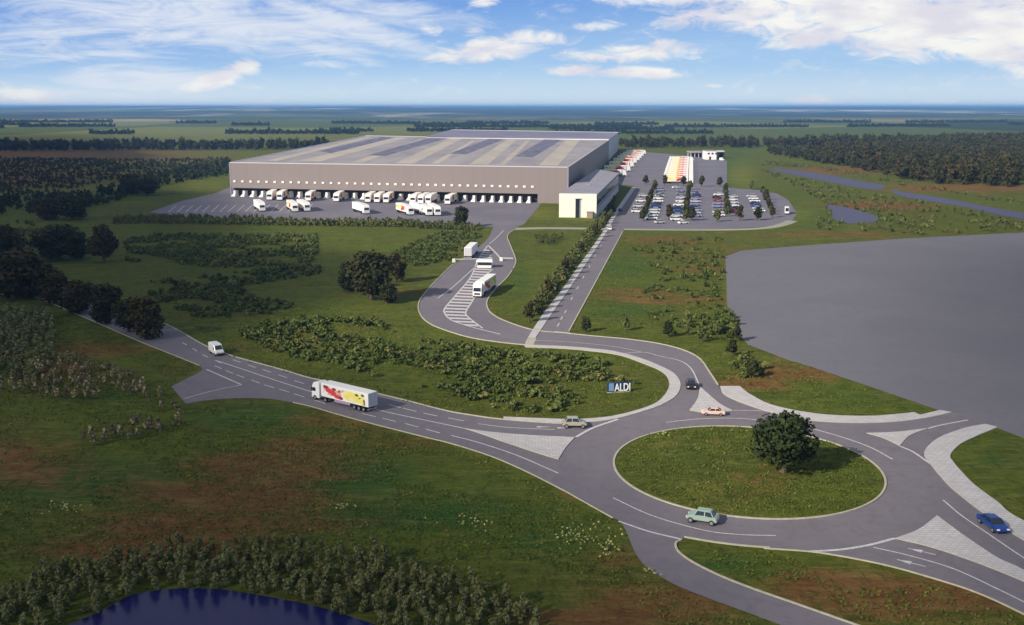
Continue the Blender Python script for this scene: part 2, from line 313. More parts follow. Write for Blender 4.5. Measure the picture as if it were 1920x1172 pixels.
def ground_material():
    m = bpy.data.materials.new('grassland'); m.use_nodes = True; q = N(m.node_tree); b = m.node_tree.nodes['Principled BSDF']
    g = q.n('ShaderNodeNewGeometry').outputs['Position']
    at = lambda s: q.n('ShaderNodeAttribute', attribute_name=s).outputs['Fac']
    nb = q.noise(g, .045, 8, .68, 1.2, (.55, 1, 1)); nm = q.noise(g, .22, 8, .7, 1.5, (.6, 1, 1)); nf = q.noise(g, 1.6, 7, .8, .6, (.7, 1, 1)); nz = q.noise(g, .012, 4, .6)
    c = q.mix(q.ramp(nm, .3, .7), (.062, .090, .013), (.122, .148, .021))
    c = q.mix(q.m('MULTIPLY', q.ramp(nb, .40, .68), .6), c, (.078, .080, .018))
    jit = q.m('MULTIPLY', q.m('ADD', q.m('SUBTRACT', nb, .5), q.m('MULTIPLY', q.m('SUBTRACT', nm, .5), 1.0)), 1.6)
    c = q.mix(q.ramp(q.m('ADD', at('lush'), jit), .1, .9), c, (.034, .098, .020))
    c = q.mix(q.ramp(q.m('ADD', at('dry'), jit), .2, 1.0), c, (.15, .165, .026))
    c = q.mix(q.ramp(q.m('ADD', at('brown'), jit), .08, .70), c, q.mix(q.ramp(nm, .35, .65), (.15, .056, .024), (.20, .115, .042)))
    # far farmland
    sp = q.n('ShaderNodeSeparateXYZ'); q.l(g, sp.inputs[0]); dist = q.m('SQRT', q.m('ADD', q.m('POWER', sp.outputs[0], 2.0), q.m('POWER', sp.outputs[1], 2.0)))
    mp = q.n('ShaderNodeMapping'); mp.inputs['Scale'].default_value = (.0016, .0010, 1); q.l(g, mp.inputs[0])
    vo = q.n('ShaderNodeTexVoronoi'); q.l(mp.outputs[0], vo.inputs['Vector']); vo.inputs['Scale'].default_value = 1.0
    sc = q.n('ShaderNodeSeparateColor'); q.l(vo.outputs['Color'], sc.inputs[0])
    fc = q.mix(q.ramp(sc.outputs[0], .3, .75), (.075, .105, .025), (.165, .175, .045)); fc = q.mix(q.ramp(sc.outputs[1], .84, .9), fc, (.30, .23, .12)); fc = q.mix(q.ramp(sc.outputs[2], .72, .8), fc, (.022, .035, .015))
    c = q.mix(q.ramp(q.m('ADD', dist, q.m('MULTIPLY', q.m('SUBTRACT', nz, .5), 900)), 1150, 2300), c, fc)
    tw = q.noise(g, .0009, 6, .75, .5, (.6, .35, 1)); c = q.mix(q.m('MULTIPLY', q.ramp(tw, .50, .62), q.ramp(dist, 3000, 6000)), c, (.78, .70, .64))
    c = q.mix(q.m('MULTIPLY', q.ramp(q.noise(g, .0006, 5, .7, .5, (.5, .3, 1)), .40, .52), q.ramp(dist, 3200, 6000)), c, (.012, .025, .03))
    st = q.noise(g, .9, 6, .75, 1.0, (.22, 1, 1)); st2 = q.noise(g, .9, 6, .75, 1.0, (1, .3, 1))
    c = q.mix(q.m('MULTIPLY', q.ramp(st, .46, .70), .65), c, (.20, .195, .05)); c = q.mix(q.m('MULTIPLY', q.ramp(st2, .50, .68), .65), c, (.030, .042, .010))
    c = q.mix(q.m('MULTIPLY', q.ramp(nf, .40, .72), .5), c, q.mix(.5, c, (.012, .02, .006)))
    q.l(c, b.inputs['Base Color']); b.inputs['Roughness'].default_value = .95; b.inputs['Specular IOR Level'].default_value = .05
    bp = q.n('ShaderNodeBump'); bp.inputs['Strength'].default_value = .9; bp.inputs['Distance'].default_value = .35
    q.l(q.m('ADD', nf, q.m('MULTIPLY', nm, 2.0)), bp.inputs['Height']); q.l(bp.outputs[0], b.inputs['Normal']); M['grassland'] = m
ground_material()
def make_ground():
    A = list(np.radians(np.arange(-32, 32.01, .25)))+list(np.radians(np.arange(36, 328, 4))); R = [0.0, 30]
    r = 60.0
    while r < 1500: R.append(r); r *= 1.012
    while r < 60000: R.append(r); r *= 1.06
    na, nr = len(A), len(R); V = []; Fc = []
    for r in R[1:]: V += [(r*math.sin(a), r*math.cos(a), 0) for a in A]
    V.append((0, 0, 0)); c = len(V)-1
    for j in range(nr-2):
        for i in range(na): k = (i+1) % na; Fc.append((j*na+i, j*na+na+i, j*na+na+k, j*na+k)[::-1])
    for i in range(na): Fc.append((c, (i+1) % na, i))
    me = bpy.data.meshes.new('ground'); me.from_pydata(V, [], Fc); me.materials.append(M['grassland']); zone_attrs(me)
    bm = bmesh.new(); bm.from_mesh(me); bmesh.ops.recalc_face_normals(bm, faces=bm.faces[:])
    if sum(f.normal.z for f in bm.faces) < 0: bmesh.ops.reverse_faces(bm, faces=bm.faces[:])
    bm.to_mesh(me); bm.free()
    meta(link('ground', me), kind='structure')
make_ground()

def hills():
    A = np.radians(np.arange(-34, 34.01, .2)); Rr = 5200*1.025**np.arange(0, 92); a, r = np.meshgrid(A, Rr); X, Y = r*np.sin(a), r*np.cos(a)
    f = lambda sx, sy, p: np.sin(X/sx+p+1.4*np.sin(Y/sy+p*2))*np.sin(Y/sy+1.7*p+1.1*np.sin(X/sx*.7+p))
    h = .5+.30*f(2300, 2600, .4)+.22*f(1200, 1500, 1.9)+.14*f(620, 800, 3.1); h = np.clip(h, 0, 1)
    g = np.clip((r-5200)/9000, 0, 1); Z = -.5+g**.7*(10+52*h)*np.clip((r-5200)/800, 0, 1)*np.clip((Rr[-1]-r)/4000, 0, 1)
    Z = np.minimum(Z, 62); nr, na = Z.shape; idx = np.arange(nr*na).reshape(nr, na)
    Q = np.stack([idx[:-1, :-1].ravel(), idx[:-1, 1:].ravel(), idx[1:, 1:].ravel(), idx[1:, :-1].ravel()], 1)
    me = bpy.data.meshes.new('hills'); me.from_pydata(np.stack([X, Y, Z], 2).reshape(-1, 3).tolist(), [], Q[:, ::-1].tolist()); me.materials.append(M['grassland']); zone_attrs(me)
    for p in me.polygons: p.use_smooth = True
    meta(link('hills', me), kind='structure')
hills()

# ---------------------------------------------------------------- roads
RC = Vector((33.1, 136.2, 0)); RI, RO = 18.6, 27.0
def arc(r, a0, a1, n=64, c=RC): return [Vector((c.x+r*math.cos(a0+(a1-a0)*i/n), c.y+r*math.sin(a0+(a1-a0)*i/n), 0)) for i in range(n+1)]
rb = MB(); ao, ai = arc(RO, 0, 2*math.pi, 96)[:-1], arc(RI, 0, 2*math.pi, 96)[:-1]; n_ = 96
rb.add([(p.x, p.y, .030) for p in ao]+[(p.x, p.y, .030) for p in ai], [(i, (i+1) % n_, (i+1) % n_+n_, i+n_) for i in range(n_)])
roundabout = rb.build('roundabout', 'asphalt'); roundabout['kind'] = 'structure'
# main road from the left
north = curve([(-260, 400), (-120, 458), (0, 502), (120, 540), (220, 575), (312, 609), (384, 648), (430, 666), (479, 680), (537, 696), (577, 708), (640, 722), (706, 738), (760, 751), (836, 770.5), (884, 779), (944, 787), (1051, 794.5), (1099, 793), (1159, 785)])
south = curve([(549, 755), (584, 763), (631, 777), (701, 796), (800, 821), (848, 833), (920, 856), (987, 885), (1056, 920), (1083, 935), (1149, 972)])
bay = curve([(348, 757), (397, 750), (444, 747), (502, 748), (549, 755)])
low = curve([(-260, 425), (-120, 480), (0, 532), (100, 571), (180, 605), (260, 640), (330, 668), (374, 686)])
wedge = curve([(374, 686), (379, 692), (372, 699), (350, 710), (321, 725)])
roadW = sheet('main_road', north+[G(1240, 830), G(1230, 960)]+south[::-1]+bay[::-1]+wedge[::-1]+low[::-1], .034, 'asphalt')
sitel = curve([(926, 424), (914, 448), (893, 466), (862, 488), (849, 496), (822, 522), (804, 541), (789, 560), (784, 576), (790, 593), (804, 606), (828, 617), (876, 632), (928, 641), (985, 647), (1050, 650), (1100, 653.5), (1150, 659), (1200, 672), (1240, 688), (1265, 702), (1276, 720), (1270, 740), (1250, 755), (1219, 768), (1159, 785)])
siter = curve([(1387, 755), (1357, 740), (1346, 722), (1331, 699), (1312, 673), (1282, 657), (1237, 645), (1179, 636.5), (1108, 630), (1060, 625), (1000, 619), (947, 602), (923, 589), (914, 577), (914, 563), (928, 543), (952, 519), (966, 496), (966, 483), (957, 460), (952, 441), (972, 426)])
site_road = sheet('site_road', sitel+[G(1240, 830), G(1300, 830), G(1400, 780)]+siter, .038, 'asphalt')
access_road = sheet('access_road', gp([(1002, 633), (1062, 628), (1067, 622), (1168, 435), (1173, 424), (1210, 350), (1190, 348), (1155, 402), (1133, 440), (1033, 590)]), .042, 'asphalt')
pl = curve([(1149, 972), (1162, 978), (1174, 997), (1185, 1024), (1197, 1047), (1220, 1070), (1266, 1097), (1328, 1122), (1412, 1153), (1510, 1190)])
pr = curve([(1278, 1013), (1268, 1018), (1267, 1026), (1274, 1037), (1299, 1055), (1349, 1080), (1412, 1105), (1495, 1134), (1603, 1172), (1660, 1192)])
sheet('south_lane', pl+pr[::-1]+[G(1290, 1000), G(1180, 965)], .046, 'asphalt')
se_low = curve([(1432, 1029), (1516, 1035), (1578, 1044), (1662, 1061), (1745, 1084), (1828, 1111), (1912, 1149), (2080, 1235)])
ne_out = curve([(1744, 871), (1759, 890), (1781, 914), (1810, 938), (1837, 959), (1891, 997), (1920, 1015), (2060, 1100), (2200, 1190)])
sheet('east_road', se_low+ne_out[::-1]+[G(1690, 900), G(1600, 980)], .050, 'asphalt')
ne_n = curve([(1387, 755), (1425, 768), (1481, 783), (1537, 791), (1612, 794), (1687, 791), (1744, 783), (1785, 774)])
ne_s = curve([(1847, 796), (1807, 804), (1762, 821), (1738, 840), (1733, 855), (1744, 871)])
sheet('north_east_road', [G(1387, 755), G(1400, 790)]+[]+[G(1560, 825), G(1680, 870)]+ne_s[::-1]+[G(1860, 780)]+ne_n[::-1], .054, 'asphalt')
plot = curve([(1360, 481), (1362, 520), (1363, 563), (1368, 592), (1378, 616), (1402, 646)])+gp([(1480, 676), (1519, 687), (1631, 725), (1768, 772), (1785, 776), (1850, 797), (1871, 803), (1920, 822), (2200, 930), (2900, 800), (2700, 400), (1920, 436), (1700, 447), (1514, 460), (1390, 470)])
sheet('gravel_plot', plot, .020, 'plot')
yard = gp([(280, 398), (344, 407), (400, 408), (600, 413), (800, 416), (917, 425), (955, 428), (982, 421), (1010, 388), (1016, 379), (1003, 372), (430, 352), (405, 362), (340, 377)])
sheet('truck_yard', yard, .024, 'yard_asphalt')
carpark = gp([(1166, 424), (1206, 350), (1150, 345), (1160, 305), (1185, 284), (1214, 285.5), (1291, 292), (1363, 301), (1363, 352), (1418, 356), (1457, 363), (1478, 375), (1494, 400), (1486, 413), (1450, 424), (1359, 430), (1173, 430)])
sheet('car_park', carpark, .027, 'yard_asphalt')
tp = MB(); ribbon_geo(tp, curve([(955, 430), (1010, 428), (1080, 428.5), (1140, 429.5)]), 6.5, .030); ribbon_geo(tp, curve([(1168, 430), (1250, 431), (1359, 431), (1430, 428), (1465, 422), (1486, 414)]), 5.0, .031)
meta(tp.build('footpath', 'concrete_path'), kind='structure')
# raised pavements and traffic islands
PV = .14
def paved(name, pts, k='structure'): return sheet(name, pts, PV, 'paving', kind=k, thick=.13, kerbm='kerb')
inner = curve([(985, 651.5), (1050, 654), (1100, 658), (1159, 666), (1207, 682.5), (1243, 699), (1255, 720), (1245, 743), (1220, 761), (1159, 779), (1100, 786), (1045, 786.5), (944, 782.5)])
outer = curve([(983, 647.5), (1050, 650), (1100, 653.5), (1150, 659), (1200, 672), (1240, 688), (1265, 702), (1276, 720), (1270, 740), (1250, 755), (1219, 768), (1159, 785), (1099, 793), (1051, 794.5), (944, 787)])
paved('loop_pavement', outer+inner[::-1])
paved('north_pavement', gp([(1350, 725), (1387, 725)])+curve([(1387, 725), (1406, 740), (1444, 759), (1500, 772), (1556, 779), (1631, 781), (1687, 777), (1714, 774)])+gp([(1725, 779), (1762, 770), (1785, 774)])+ne_n[::-1]+curve([(1387, 755), (1357, 740), (1350, 725)]))
paved('east_pavement', ne_s+ne_out+[G(2300, 1190)]+curve([(2150, 1080), (1920, 978), (1870, 942), (1828, 911), (1807, 890), (1788, 868), (1782, 854), (1800, 834), (1834, 817)])+gp([(1871, 802), (1847, 796)]))
paved('access_pavement', gp([(990, 633.5), (1004, 634), (1033, 591), (1067, 543), (1100, 493), (1133, 443), (1155, 405), (1192, 352), (1185, 351), (1150, 401), (1126, 442), (1090, 492), (1055, 542), (1019, 588), (1000, 617)]))
cross = MB()
for i in range(1): cross.hexa([tuple(G(983, 647.2, .044)), tuple(G(999, 648, .044)), tuple(G(1006, 634.5, .044)), tuple(G(989, 634, .044)), tuple(G(983, 647.2, .052)), tuple(G(999, 648, .052)), tuple(G(1006, 634.5, .052)), tuple(G(989, 634, .052))])
cross.build('crossing', 'kerb', site_road)
isl = [('west_island', curve([(872, 804.5), (920, 811), (992, 817), (1078, 821)])+curve([(1078, 821), (1061, 840), (1047, 862)])+curve([(1047, 862), (1016, 853), (944, 829), (896, 812), (872, 804.5)])),
       ('north_island', curve([(1312, 725), (1324, 736), (1350, 758), (1374, 771)])+curve([(1374, 771), (1335, 776), (1293, 770)])+curve([(1293, 770), (1308, 748), (1312, 725)])),
       ('north_east_island', curve([(1624, 813), (1680, 811), (1740, 804)])+curve([(1740, 804), (1705, 818), (1687, 837)])+curve([(1687, 837), (1655, 822), (1624, 813)])),
       ('east_island', curve([(1757, 968), (1722, 994), (1678, 1011)])+curve([(1678, 1011), (1745, 1027), (1828, 1055), (1920, 1092), (2010, 1135)])+curve([(2010, 1135), (1920, 1071), (1870, 1047), (1807, 1005), (1757, 968)]))]
for nm, p in isl: paved(nm, p)
# kerbs
kb = MB()
for pts, w in ((north[24:-5], .28), (curve([(1278, 1013), (1268, 1018), (1267, 1026), (1274, 1037), (1299, 1055), (1349, 1080), (1412, 1105), (1495, 1134), (1603, 1172), (1660, 1192)]), .25), (siter[12:100], .3), (arc(RO, rad(242), rad(263)), .22), (arc(RI, 0, 2*math.pi, 120), .28), (sitel[24:98], .25), (siter[100:], .3),
               (gp([(1067, 621), (1168, 434)]), .3), (south, .09), (low, .10), (se_low, .11)):
    ribbon_geo(kb, pts, w, .15, 0)
kerbs = kb.build('kerb', 'kerb', roundabout)
# central island grass
ig = bmesh.new(); bmesh.ops.create_circle(ig, cap_ends=False, radius=RI-.1, segments=96); ig.clear()
ivs = []; ifs = []
for j in range(26):
    r = (RI-.1)*(j+.0)/25 if j else .01
    h = .05+.55*(1-(r/RI)**2)
    for i in range(96): a = 2*math.pi*i/96; ivs.append((RC.x+r*math.cos(a), RC.y+r*math.sin(a), h))
for j in range(25):
    for i in range(96): k = (i+1) % 96; ifs.append((j*96+i, (j+1)*96+i, (j+1)*96+k, j*96+k))
ime = bpy.data.meshes.new('roundabout_island'); ime.from_pydata(ivs, [], ifs); ime.materials.append(M['grassland']); zone_attrs(ime); meta(link('roundabout_island', ime), kind='structure')

# painted markings
mk = MB(); MZ = .060
def line(pts, w=.22, z=MZ, n=6): ribbon_geo(mk, cr([G(*p) for p in pts], n) if len(pts) > 2 else gp(pts), w, z)
def dash(centres, L=3.0, w=.25):
    C_ = [G(*p) for p in centres]
    for i, c in enumerate(C_):
        t = (C_[min(i+1, len(C_)-1)]-C_[max(i-1, 0)]).normalized(); ribbon_geo(mk, [c-t*L/2, c+t*L/2], w, MZ)
line([(404, 676), (450, 691), (500, 708), (577, 733), (640, 751), (725, 773), (800, 789), (872, 804)], .28)
dash([(346, 645), (365, 656), (385, 668), (409, 679)]); dash([(444, 677.5), (472, 687), (500, 696), (530, 706), (561, 717), (600, 728)]); dash([(740, 762), (768, 769), (807, 778), (855, 787)]); line([(896, 795), (953, 802), (1040, 806)], .2)
dash([(409, 689), (430, 698), (451, 706), (479, 716), (505, 725), (533, 733), (561, 742), (600, 754)]); dash([(692, 779), (730, 788), (772, 798), (812, 809)])
line([(387, 693), (453, 722)], .35); line([(453, 722), (400, 733), (345, 748)], .25)
line([(845.5, 817), (896, 830), (968, 854), (1047, 888)], .25); line([(1080, 820), (1111.5, 803), (1159, 786.5)], .5)
line([(1149, 934), (1224, 968), (1320, 995), (1387, 1003), (1455, 1005)], .2); line([(1249, 792.5), (1312, 786), (1387, 785), (1440, 790.6)], .22); line([(1515, 802), (1575, 819), (1631, 839), (1674, 862)], .25)
line([(1687, 837), (1712, 848), (1744, 870)], .35); line([(1160, 978), (1216, 997), (1278, 1012)], .3); line([(1514, 1035), (1578, 1031), (1632, 1022), (1678, 1010)], .42)
line([(1637, 1027), (1703, 1042), (1787, 1067), (1870, 1105), (1940, 1140), (2050, 1200)], .2); line([(1768, 938), (1803, 967.5), (1849, 999), (1920, 1047), (2050, 1130)], .2)
line([(1150, 665), (1205, 661), (1237, 668), (1275, 677), (1296, 692), (1311, 722)], .25); line([(1740, 804), (1762, 798), (1815, 788)], .3); line([(1374, 770), (1440, 772), (1500, 788)], .2)
for a, b in (((1755, 1041), (1703, 1029)), ((1735, 1063), (1682, 1050))):
    A_, B_ = G(*a), G(*b); t = (B_-A_).normalized(); nn = Vector((-t.y, t.x, 0)); c = B_-t*1.0
    ribbon_geo(mk, [A_, B_], .18, MZ)
    mk.add([tuple((c+nn*.45-t*.5).to_2d())+(MZ+.004,), tuple((c-nn*.45-t*.5).to_2d())+(MZ+.004,), tuple((c+t*.9).to_2d())+(MZ+.004,)], [(0, 1, 2)])
for c in ((903+120, 801), (1022+40, 803)):
    c = G(*c); mk.add([(c.x-1.4, c.y-.3, MZ), (c.x-1.4, c.y+.3, MZ), (c.x+1.0, c.y, MZ)], [(0, 1, 2)])
mk.build('road_marking', 'paint', roadW)
mk = MB()
Lh = cr([G(*p) for p in [(915, 460), (897, 486), (883, 519), (858, 550), (835, 577), (834, 588), (847, 601), (876, 611), (905, 619)]], 10)
Rh = cr([G(*p) for p in [(916, 460), (921, 486), (917, 505), (909, 519), (896, 545), (885, 566), (874, 584), (877, 594), (905, 619)]], 10)
line([(938, 627), (905, 619), (876, 611), (847, 601), (834, 588), (835, 577), (858, 550), (883, 519), (897, 486), (915, 460)], .4); line([(915, 460), (930, 475), (942, 489)], .6); line([(924, 505), (909, 519), (896, 545), (885, 566), (874, 584), (877, 594), (905, 616)], .4)
line([(893, 499), (870, 520), (845, 542), (820, 560)], .3); line([(944, 432), (932, 445), (917, 458)], .3); line([(1000, 639), (1060, 641), (1150, 650), (1205, 661)], .2)
dash([(1047, 609), (1053, 597), (1060, 585), (1072, 560), (1083, 540), (1094, 520), (1105, 500), (1116, 480), (1127, 460), (1137, 441)], 4, .25); line([(1040, 622), (1062, 624), (1075, 626)], .4)
def at(L, f): k = f*(len(L)-1); i = min(int(k), len(L)-2); return L[i].lerp(L[i+1], k-i)
LBd = [(460, 915), (486, 897), (519, 883), (550, 858), (577, 835), (588, 834), (601, 847), (611, 872)]; RBd = [(460, 916), (486, 923), (505, 922), (519, 909), (545, 896), (566, 885), (584, 874), (594, 877), (611, 897)]
y_ = 468.0
while y_ < 608:
    st_ = 4.2+2.2*(y_-468)/140; xx = lambda T, v: float(np.interp(v, [t[0] for t in T], [t[1] for t in T])); h_ = st_*.48
    g = [G(xx(LBd, y_)+.5, y_), G(xx(RBd, y_+1.5)-.5, y_+1.5), G(xx(RBd, y_+1.5+h_)-.5, y_+1.5+h_), G(xx(LBd, y_+h_)+.5, y_+h_)]
    mk.add([(p.x, p.y, MZ+.004) for p in g], [(0, 1, 2, 3)]); y_ += st_
mk.build('road_marking', 'paint', site_road)
mk = MB()
for i in range(17):
    x = 330+i*16; line([(x, 386-.2*i), (x-14, 398-.1*i)], .35)
mk.build('road_marking', 'paint', bpy.data.objects['truck_yard'])

# water
WPOLY = []
def waterbody(name, pts, m, z=.045):
    c = cr([G(*p) for p in pts], 5, True); WPOLY.append([(p.x, p.y) for p in c]); return sheet(name, c, z, m)
waterbody('pond_water', [(100, 1190), (182, 1150), (221, 1129), (260, 1113), (338, 1104), (416, 1106), (500, 1119), (591, 1137), (664, 1159), (740, 1190), (800, 1260), (450, 1330), (100, 1260)], 'water')
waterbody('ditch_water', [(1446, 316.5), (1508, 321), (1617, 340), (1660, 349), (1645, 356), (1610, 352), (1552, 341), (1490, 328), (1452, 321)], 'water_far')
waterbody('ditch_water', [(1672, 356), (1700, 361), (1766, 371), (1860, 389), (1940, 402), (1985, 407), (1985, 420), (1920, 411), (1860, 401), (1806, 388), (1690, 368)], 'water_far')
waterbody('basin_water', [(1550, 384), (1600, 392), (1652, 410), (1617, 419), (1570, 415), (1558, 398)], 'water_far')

# ---------------------------------------------------------------- buildings
def shifted(mb, root): mb.v = [(x-root.location.x, y-root.location.y, z-root.location.z) for x, y, z in mb.v]; return mb
def part(mb, name, mats, root, bevel=0): return shifted(mb, root).build(name, mats, root, bevel)
def quadbox(mb, q, z0, z1, mi=0): return mb.hexa([(p[0], p[1], z0) for p in q]+[(p[0], p[1], z1) for p in q], mi)
def warehouse():
    root = empty('warehouse', (-60, 555, 0)); meta(root, 'huge grey brown distribution warehouse with flat ribbed roof and long row of loading docks', 'warehouse')
    HT = 19.2
    A, B = G(433, 368), G(1065, 382); C, D = G(1142, 262, HT), G(685, 254, HT)
    A, B, C, D = [Vector((p.x, p.y, 0)) for p in (A, B, C, D)]; L = (B-A).length; t = (B-A)/L; n = Vector((t.y, -t.x, 0))
    fr = lambda px: (G(px, 368+.02215*(px-433))-A).dot(t)
    xe = fr(1008)
    m = MB(); quadbox(m, [A, B, C, D], 4.8, HT-.4); E_ = A+t*xe; quadbox(m, [E_, B, C-t*.5, C-t*30], 0, 4.8); part(m, 'wall', 'clad', root)
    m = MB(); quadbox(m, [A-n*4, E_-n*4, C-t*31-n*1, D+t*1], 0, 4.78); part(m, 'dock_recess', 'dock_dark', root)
    m = MB(); P = [A, B, C, D]; ctr = sum(P, Vector())/4
    for i in range(4):
        a, b = P[i], P[(i+1) % 4]; d = (b-a).normalized(); nn = Vector((-d.y, d.x, 0)); nn = nn if nn.dot(ctr-a) > 0 else -nn
        quadbox(m, [a-nn*.05+d*(.6 if i % 2 else 0), b-nn*.05-d*(.6 if i % 2 else 0), b+nn*.6-d*(.6 if i % 2 else 0), a+nn*.6+d*(.6 if i % 2 else 0)], HT-.38, HT)
    part(m, 'parapet', 'trim', root)
    m = MB(); q = [A-n*.7+t*.7, B-n*.7-t*.7, C-t*1.5+n, D+t*1.5+n]; m.add([(p.x, p.y, HT-.3) for p in q], [(0, 1, 2, 3)]); rf = part(m, 'roof', 'roof', root)
    def strips(L_, name, mt, z):
        for px in L_:
            m = MB(); g = [G(*p, z) for p in px]; m.add([(p.x, p.y, z) for p in g], [tuple(range(len(g)))]); shifted(m, root); m.build(name, mt, rf)
    strips([[(598, 283), (622, 287), (737, 258), (716, 256.5)], [(690, 291), (722, 292), (840, 258.5), (812, 256.5)], [(842, 288), (874, 289), (944, 261), (918, 260)], [(966, 293), (1000, 294), (1053, 262), (1022, 261)]], 'solar_array', 'roof_panel', HT-.22)
    strips([[(500, 301), (520, 302), (700, 256.5), (690, 256)], [(560, 302), (600, 303), (766, 258), (744, 257.5)], [(660, 304), (680, 305), (800, 262), (790, 261)], [(740, 306), (775, 307), (868, 260), (846, 259)], [(808, 307), (822, 307), (892, 264), (884, 264)], [(880, 308), (915, 309), (970, 261.5), (952, 261)], [(936, 309), (948, 309), (994, 264), (986, 264)], [(1010, 310), (1046, 310.5), (1088, 262.5), (1062, 262)]], 'roof_strip', 'roof_light', HT-.26)
    xs = [fr(439.5+17.25*i) for i in range(33)]
    for i, s in enumerate(xs):
        c = A+t*s
        m = MB(); o = c+n*.0
        q = [o-t*1.3+n*1.8, o+t*1.3+n*1.8, o+t*.9-n*3.9, o-t*.9-n*3.9]; q2 = [o-t*.6+n*.3, o+t*.6+n*.3, o+t*.6-n*3.9, o-t*.6-n*3.9]
        m.hexa([(p.x, p.y, 0.05) for p in q]+[(p.x, p.y, 1.5) for p in q2]); quadbox(m, [o-t*.62-n*.3, o+t*.62-n*.3, o+t*.62-n*3.9, o-t*.62-n*3.9], 1.52, 3.2)
        part(m, 'dock_ramp', 'white', root)
    for i in range(38):
        c = A+t*fr(441.5+15.05*i); m = MB(); quadbox(m, [c-t*.7+n*.35, c+t*.7+n*.35, c+t*.7+n*.003, c-t*.7+n*.003], 8.0, 9.1); part(m, 'floodlight', 'lamp', root)
    m = MB(); quadbox(m, [A-t*.12+n*.12, A+t*.5+n*.12, A+t*.5-n*.5, A-t*.12-n*.5], 0, HT+.05); part(m, 'corner_post', 'clad_side', root); m = MB(); quadbox(m, [B-t*.5+n*.12, B+t*.12+n*.12, B+t*.12-n*.5, B-t*.5-n*.5], 0, HT+.05); part(m, 'corner_post', 'clad_side', root)
    # rear hall, a little higher
    Z2 = 20.6; q = [G(800, 255.5, Z2), G(1142, 259.5, Z2), G(1159, 248.5, Z2), G(846, 243.5, Z2)]
    m = MB(); quadbox(m, q, 0, Z2-.3); part(m, 'rear_hall', 'trim', root)
    m = MB(); quadbox(m, [q[0]+Vector((-1, -1, 0)), q[1]+Vector((1, -1, 0)), q[2]+Vector((1, 1, 0)), q[3]+Vector((-1, 1, 0))], Z2-.298, Z2); part(m, 'rear_roof', 'roof_back', root)
    m = MB(); d = (q[3]-q[2]).normalized(); nn = Vector((d.y, -d.x, 0)); quadbox(m, [q[2], q[3], q[3]+nn*9, q[2]+nn*9], Z2+.003, Z2+.25); part(m, 'rear_trim', 'trim', root)
warehouse()
def office():
    root = empty('office_block', G(1080, 407)); meta(root, 'cream fronted office wing with a dark entrance slot beside the warehouse corner', 'office building')
    H = 10.8; A, B = G(1048, 407.5), G(1118, 408.5); C, D = G(1160, 324, H), G(1118, 317, H); C.z = D.z = 0; P = [A, B, C, D]
    t = (B-A).normalized(); n = Vector((t.y, -t.x, 0)); s = (C-B).normalized(); ns = Vector((s.y, -s.x, 0))
    m = MB(); quadbox(m, [A, B, B-n*3, A-n*3], 0, H); part(m, 'front_wall', 'offwhite', root)
    m = MB(); quadbox(m, [A-n*3.003+t*.3, B-n*3.003-t*.1, C, D], 0, H-.5); part(m, 'side_wall', 'clad_side', root)
    m = MB(); quadbox(m, [A-n*3.01, B-n*3.01+ns*.3, C+ns*.3, D], H-.49, H-.1); part(m, 'roof', 'grey_roof', root)
    m = MB(); quadbox(m, [B+s*4+ns*.15, C-s*2+ns*.15, C-s*2-ns*1, B+s*4-ns*1], 5.6, H-1.2); part(m, 'window_band', 'glass', root)
    m = MB(); quadbox(m, [B+s*4+ns*.25, C-s*2+ns*.25, C-s*2-ns*1, B+s*4-ns*1], 0, 3.2); part(m, 'plinth', 'trim', root)
    m = MB(); f = lambda px: A+t*((G(px, 408)-A).dot(t))
    a, b = f(1079), f(1087); quadbox(m, [a+n*.08, b+n*.08, b-n*.5, a-n*.5], .003, 8.6); part(m, 'entrance', 'glass', root)
    m = MB(); quadbox(m, [a-t*.25+n*.9, b+t*.25+n*.9, b+t*.25+n*.003, a-t*.25+n*.003], 8.7, 9.0); quadbox(m, [a-t*.25+n*.3, a-t*.02+n*.3, a-t*.02+n*.003, a-t*.25+n*.003], 0, 8.69); quadbox(m, [b+t*.02+n*.3, b+t*.25+n*.3, b+t*.25+n*.003, b+t*.02+n*.003], 0, 8.69); part(m, 'door_frame', 'trim', root)
    a, b = f(1101), f(1112); m = MB(); quadbox(m, [a+n*3, b+n*3, b+n*.003, a+n*.003], 0, 2.7); quadbox(m, [a+n*3.2-t*.2, b+n*3.2+t*.2, b+n*.003+t*.2, a+n*.003-t*.2], 2.703, 2.95); part(m, 'porch', 'brick', root)
    for k in range(3): c = A.lerp(D, .3+.2*k)+(B-A)*.45; m = MB(); m.box(c.x-1.2, c.x+1.2, c.y-2, c.y+2, H-.1, H+.4); part(m, 'roof_vent', 'grey_roof', root)
office()
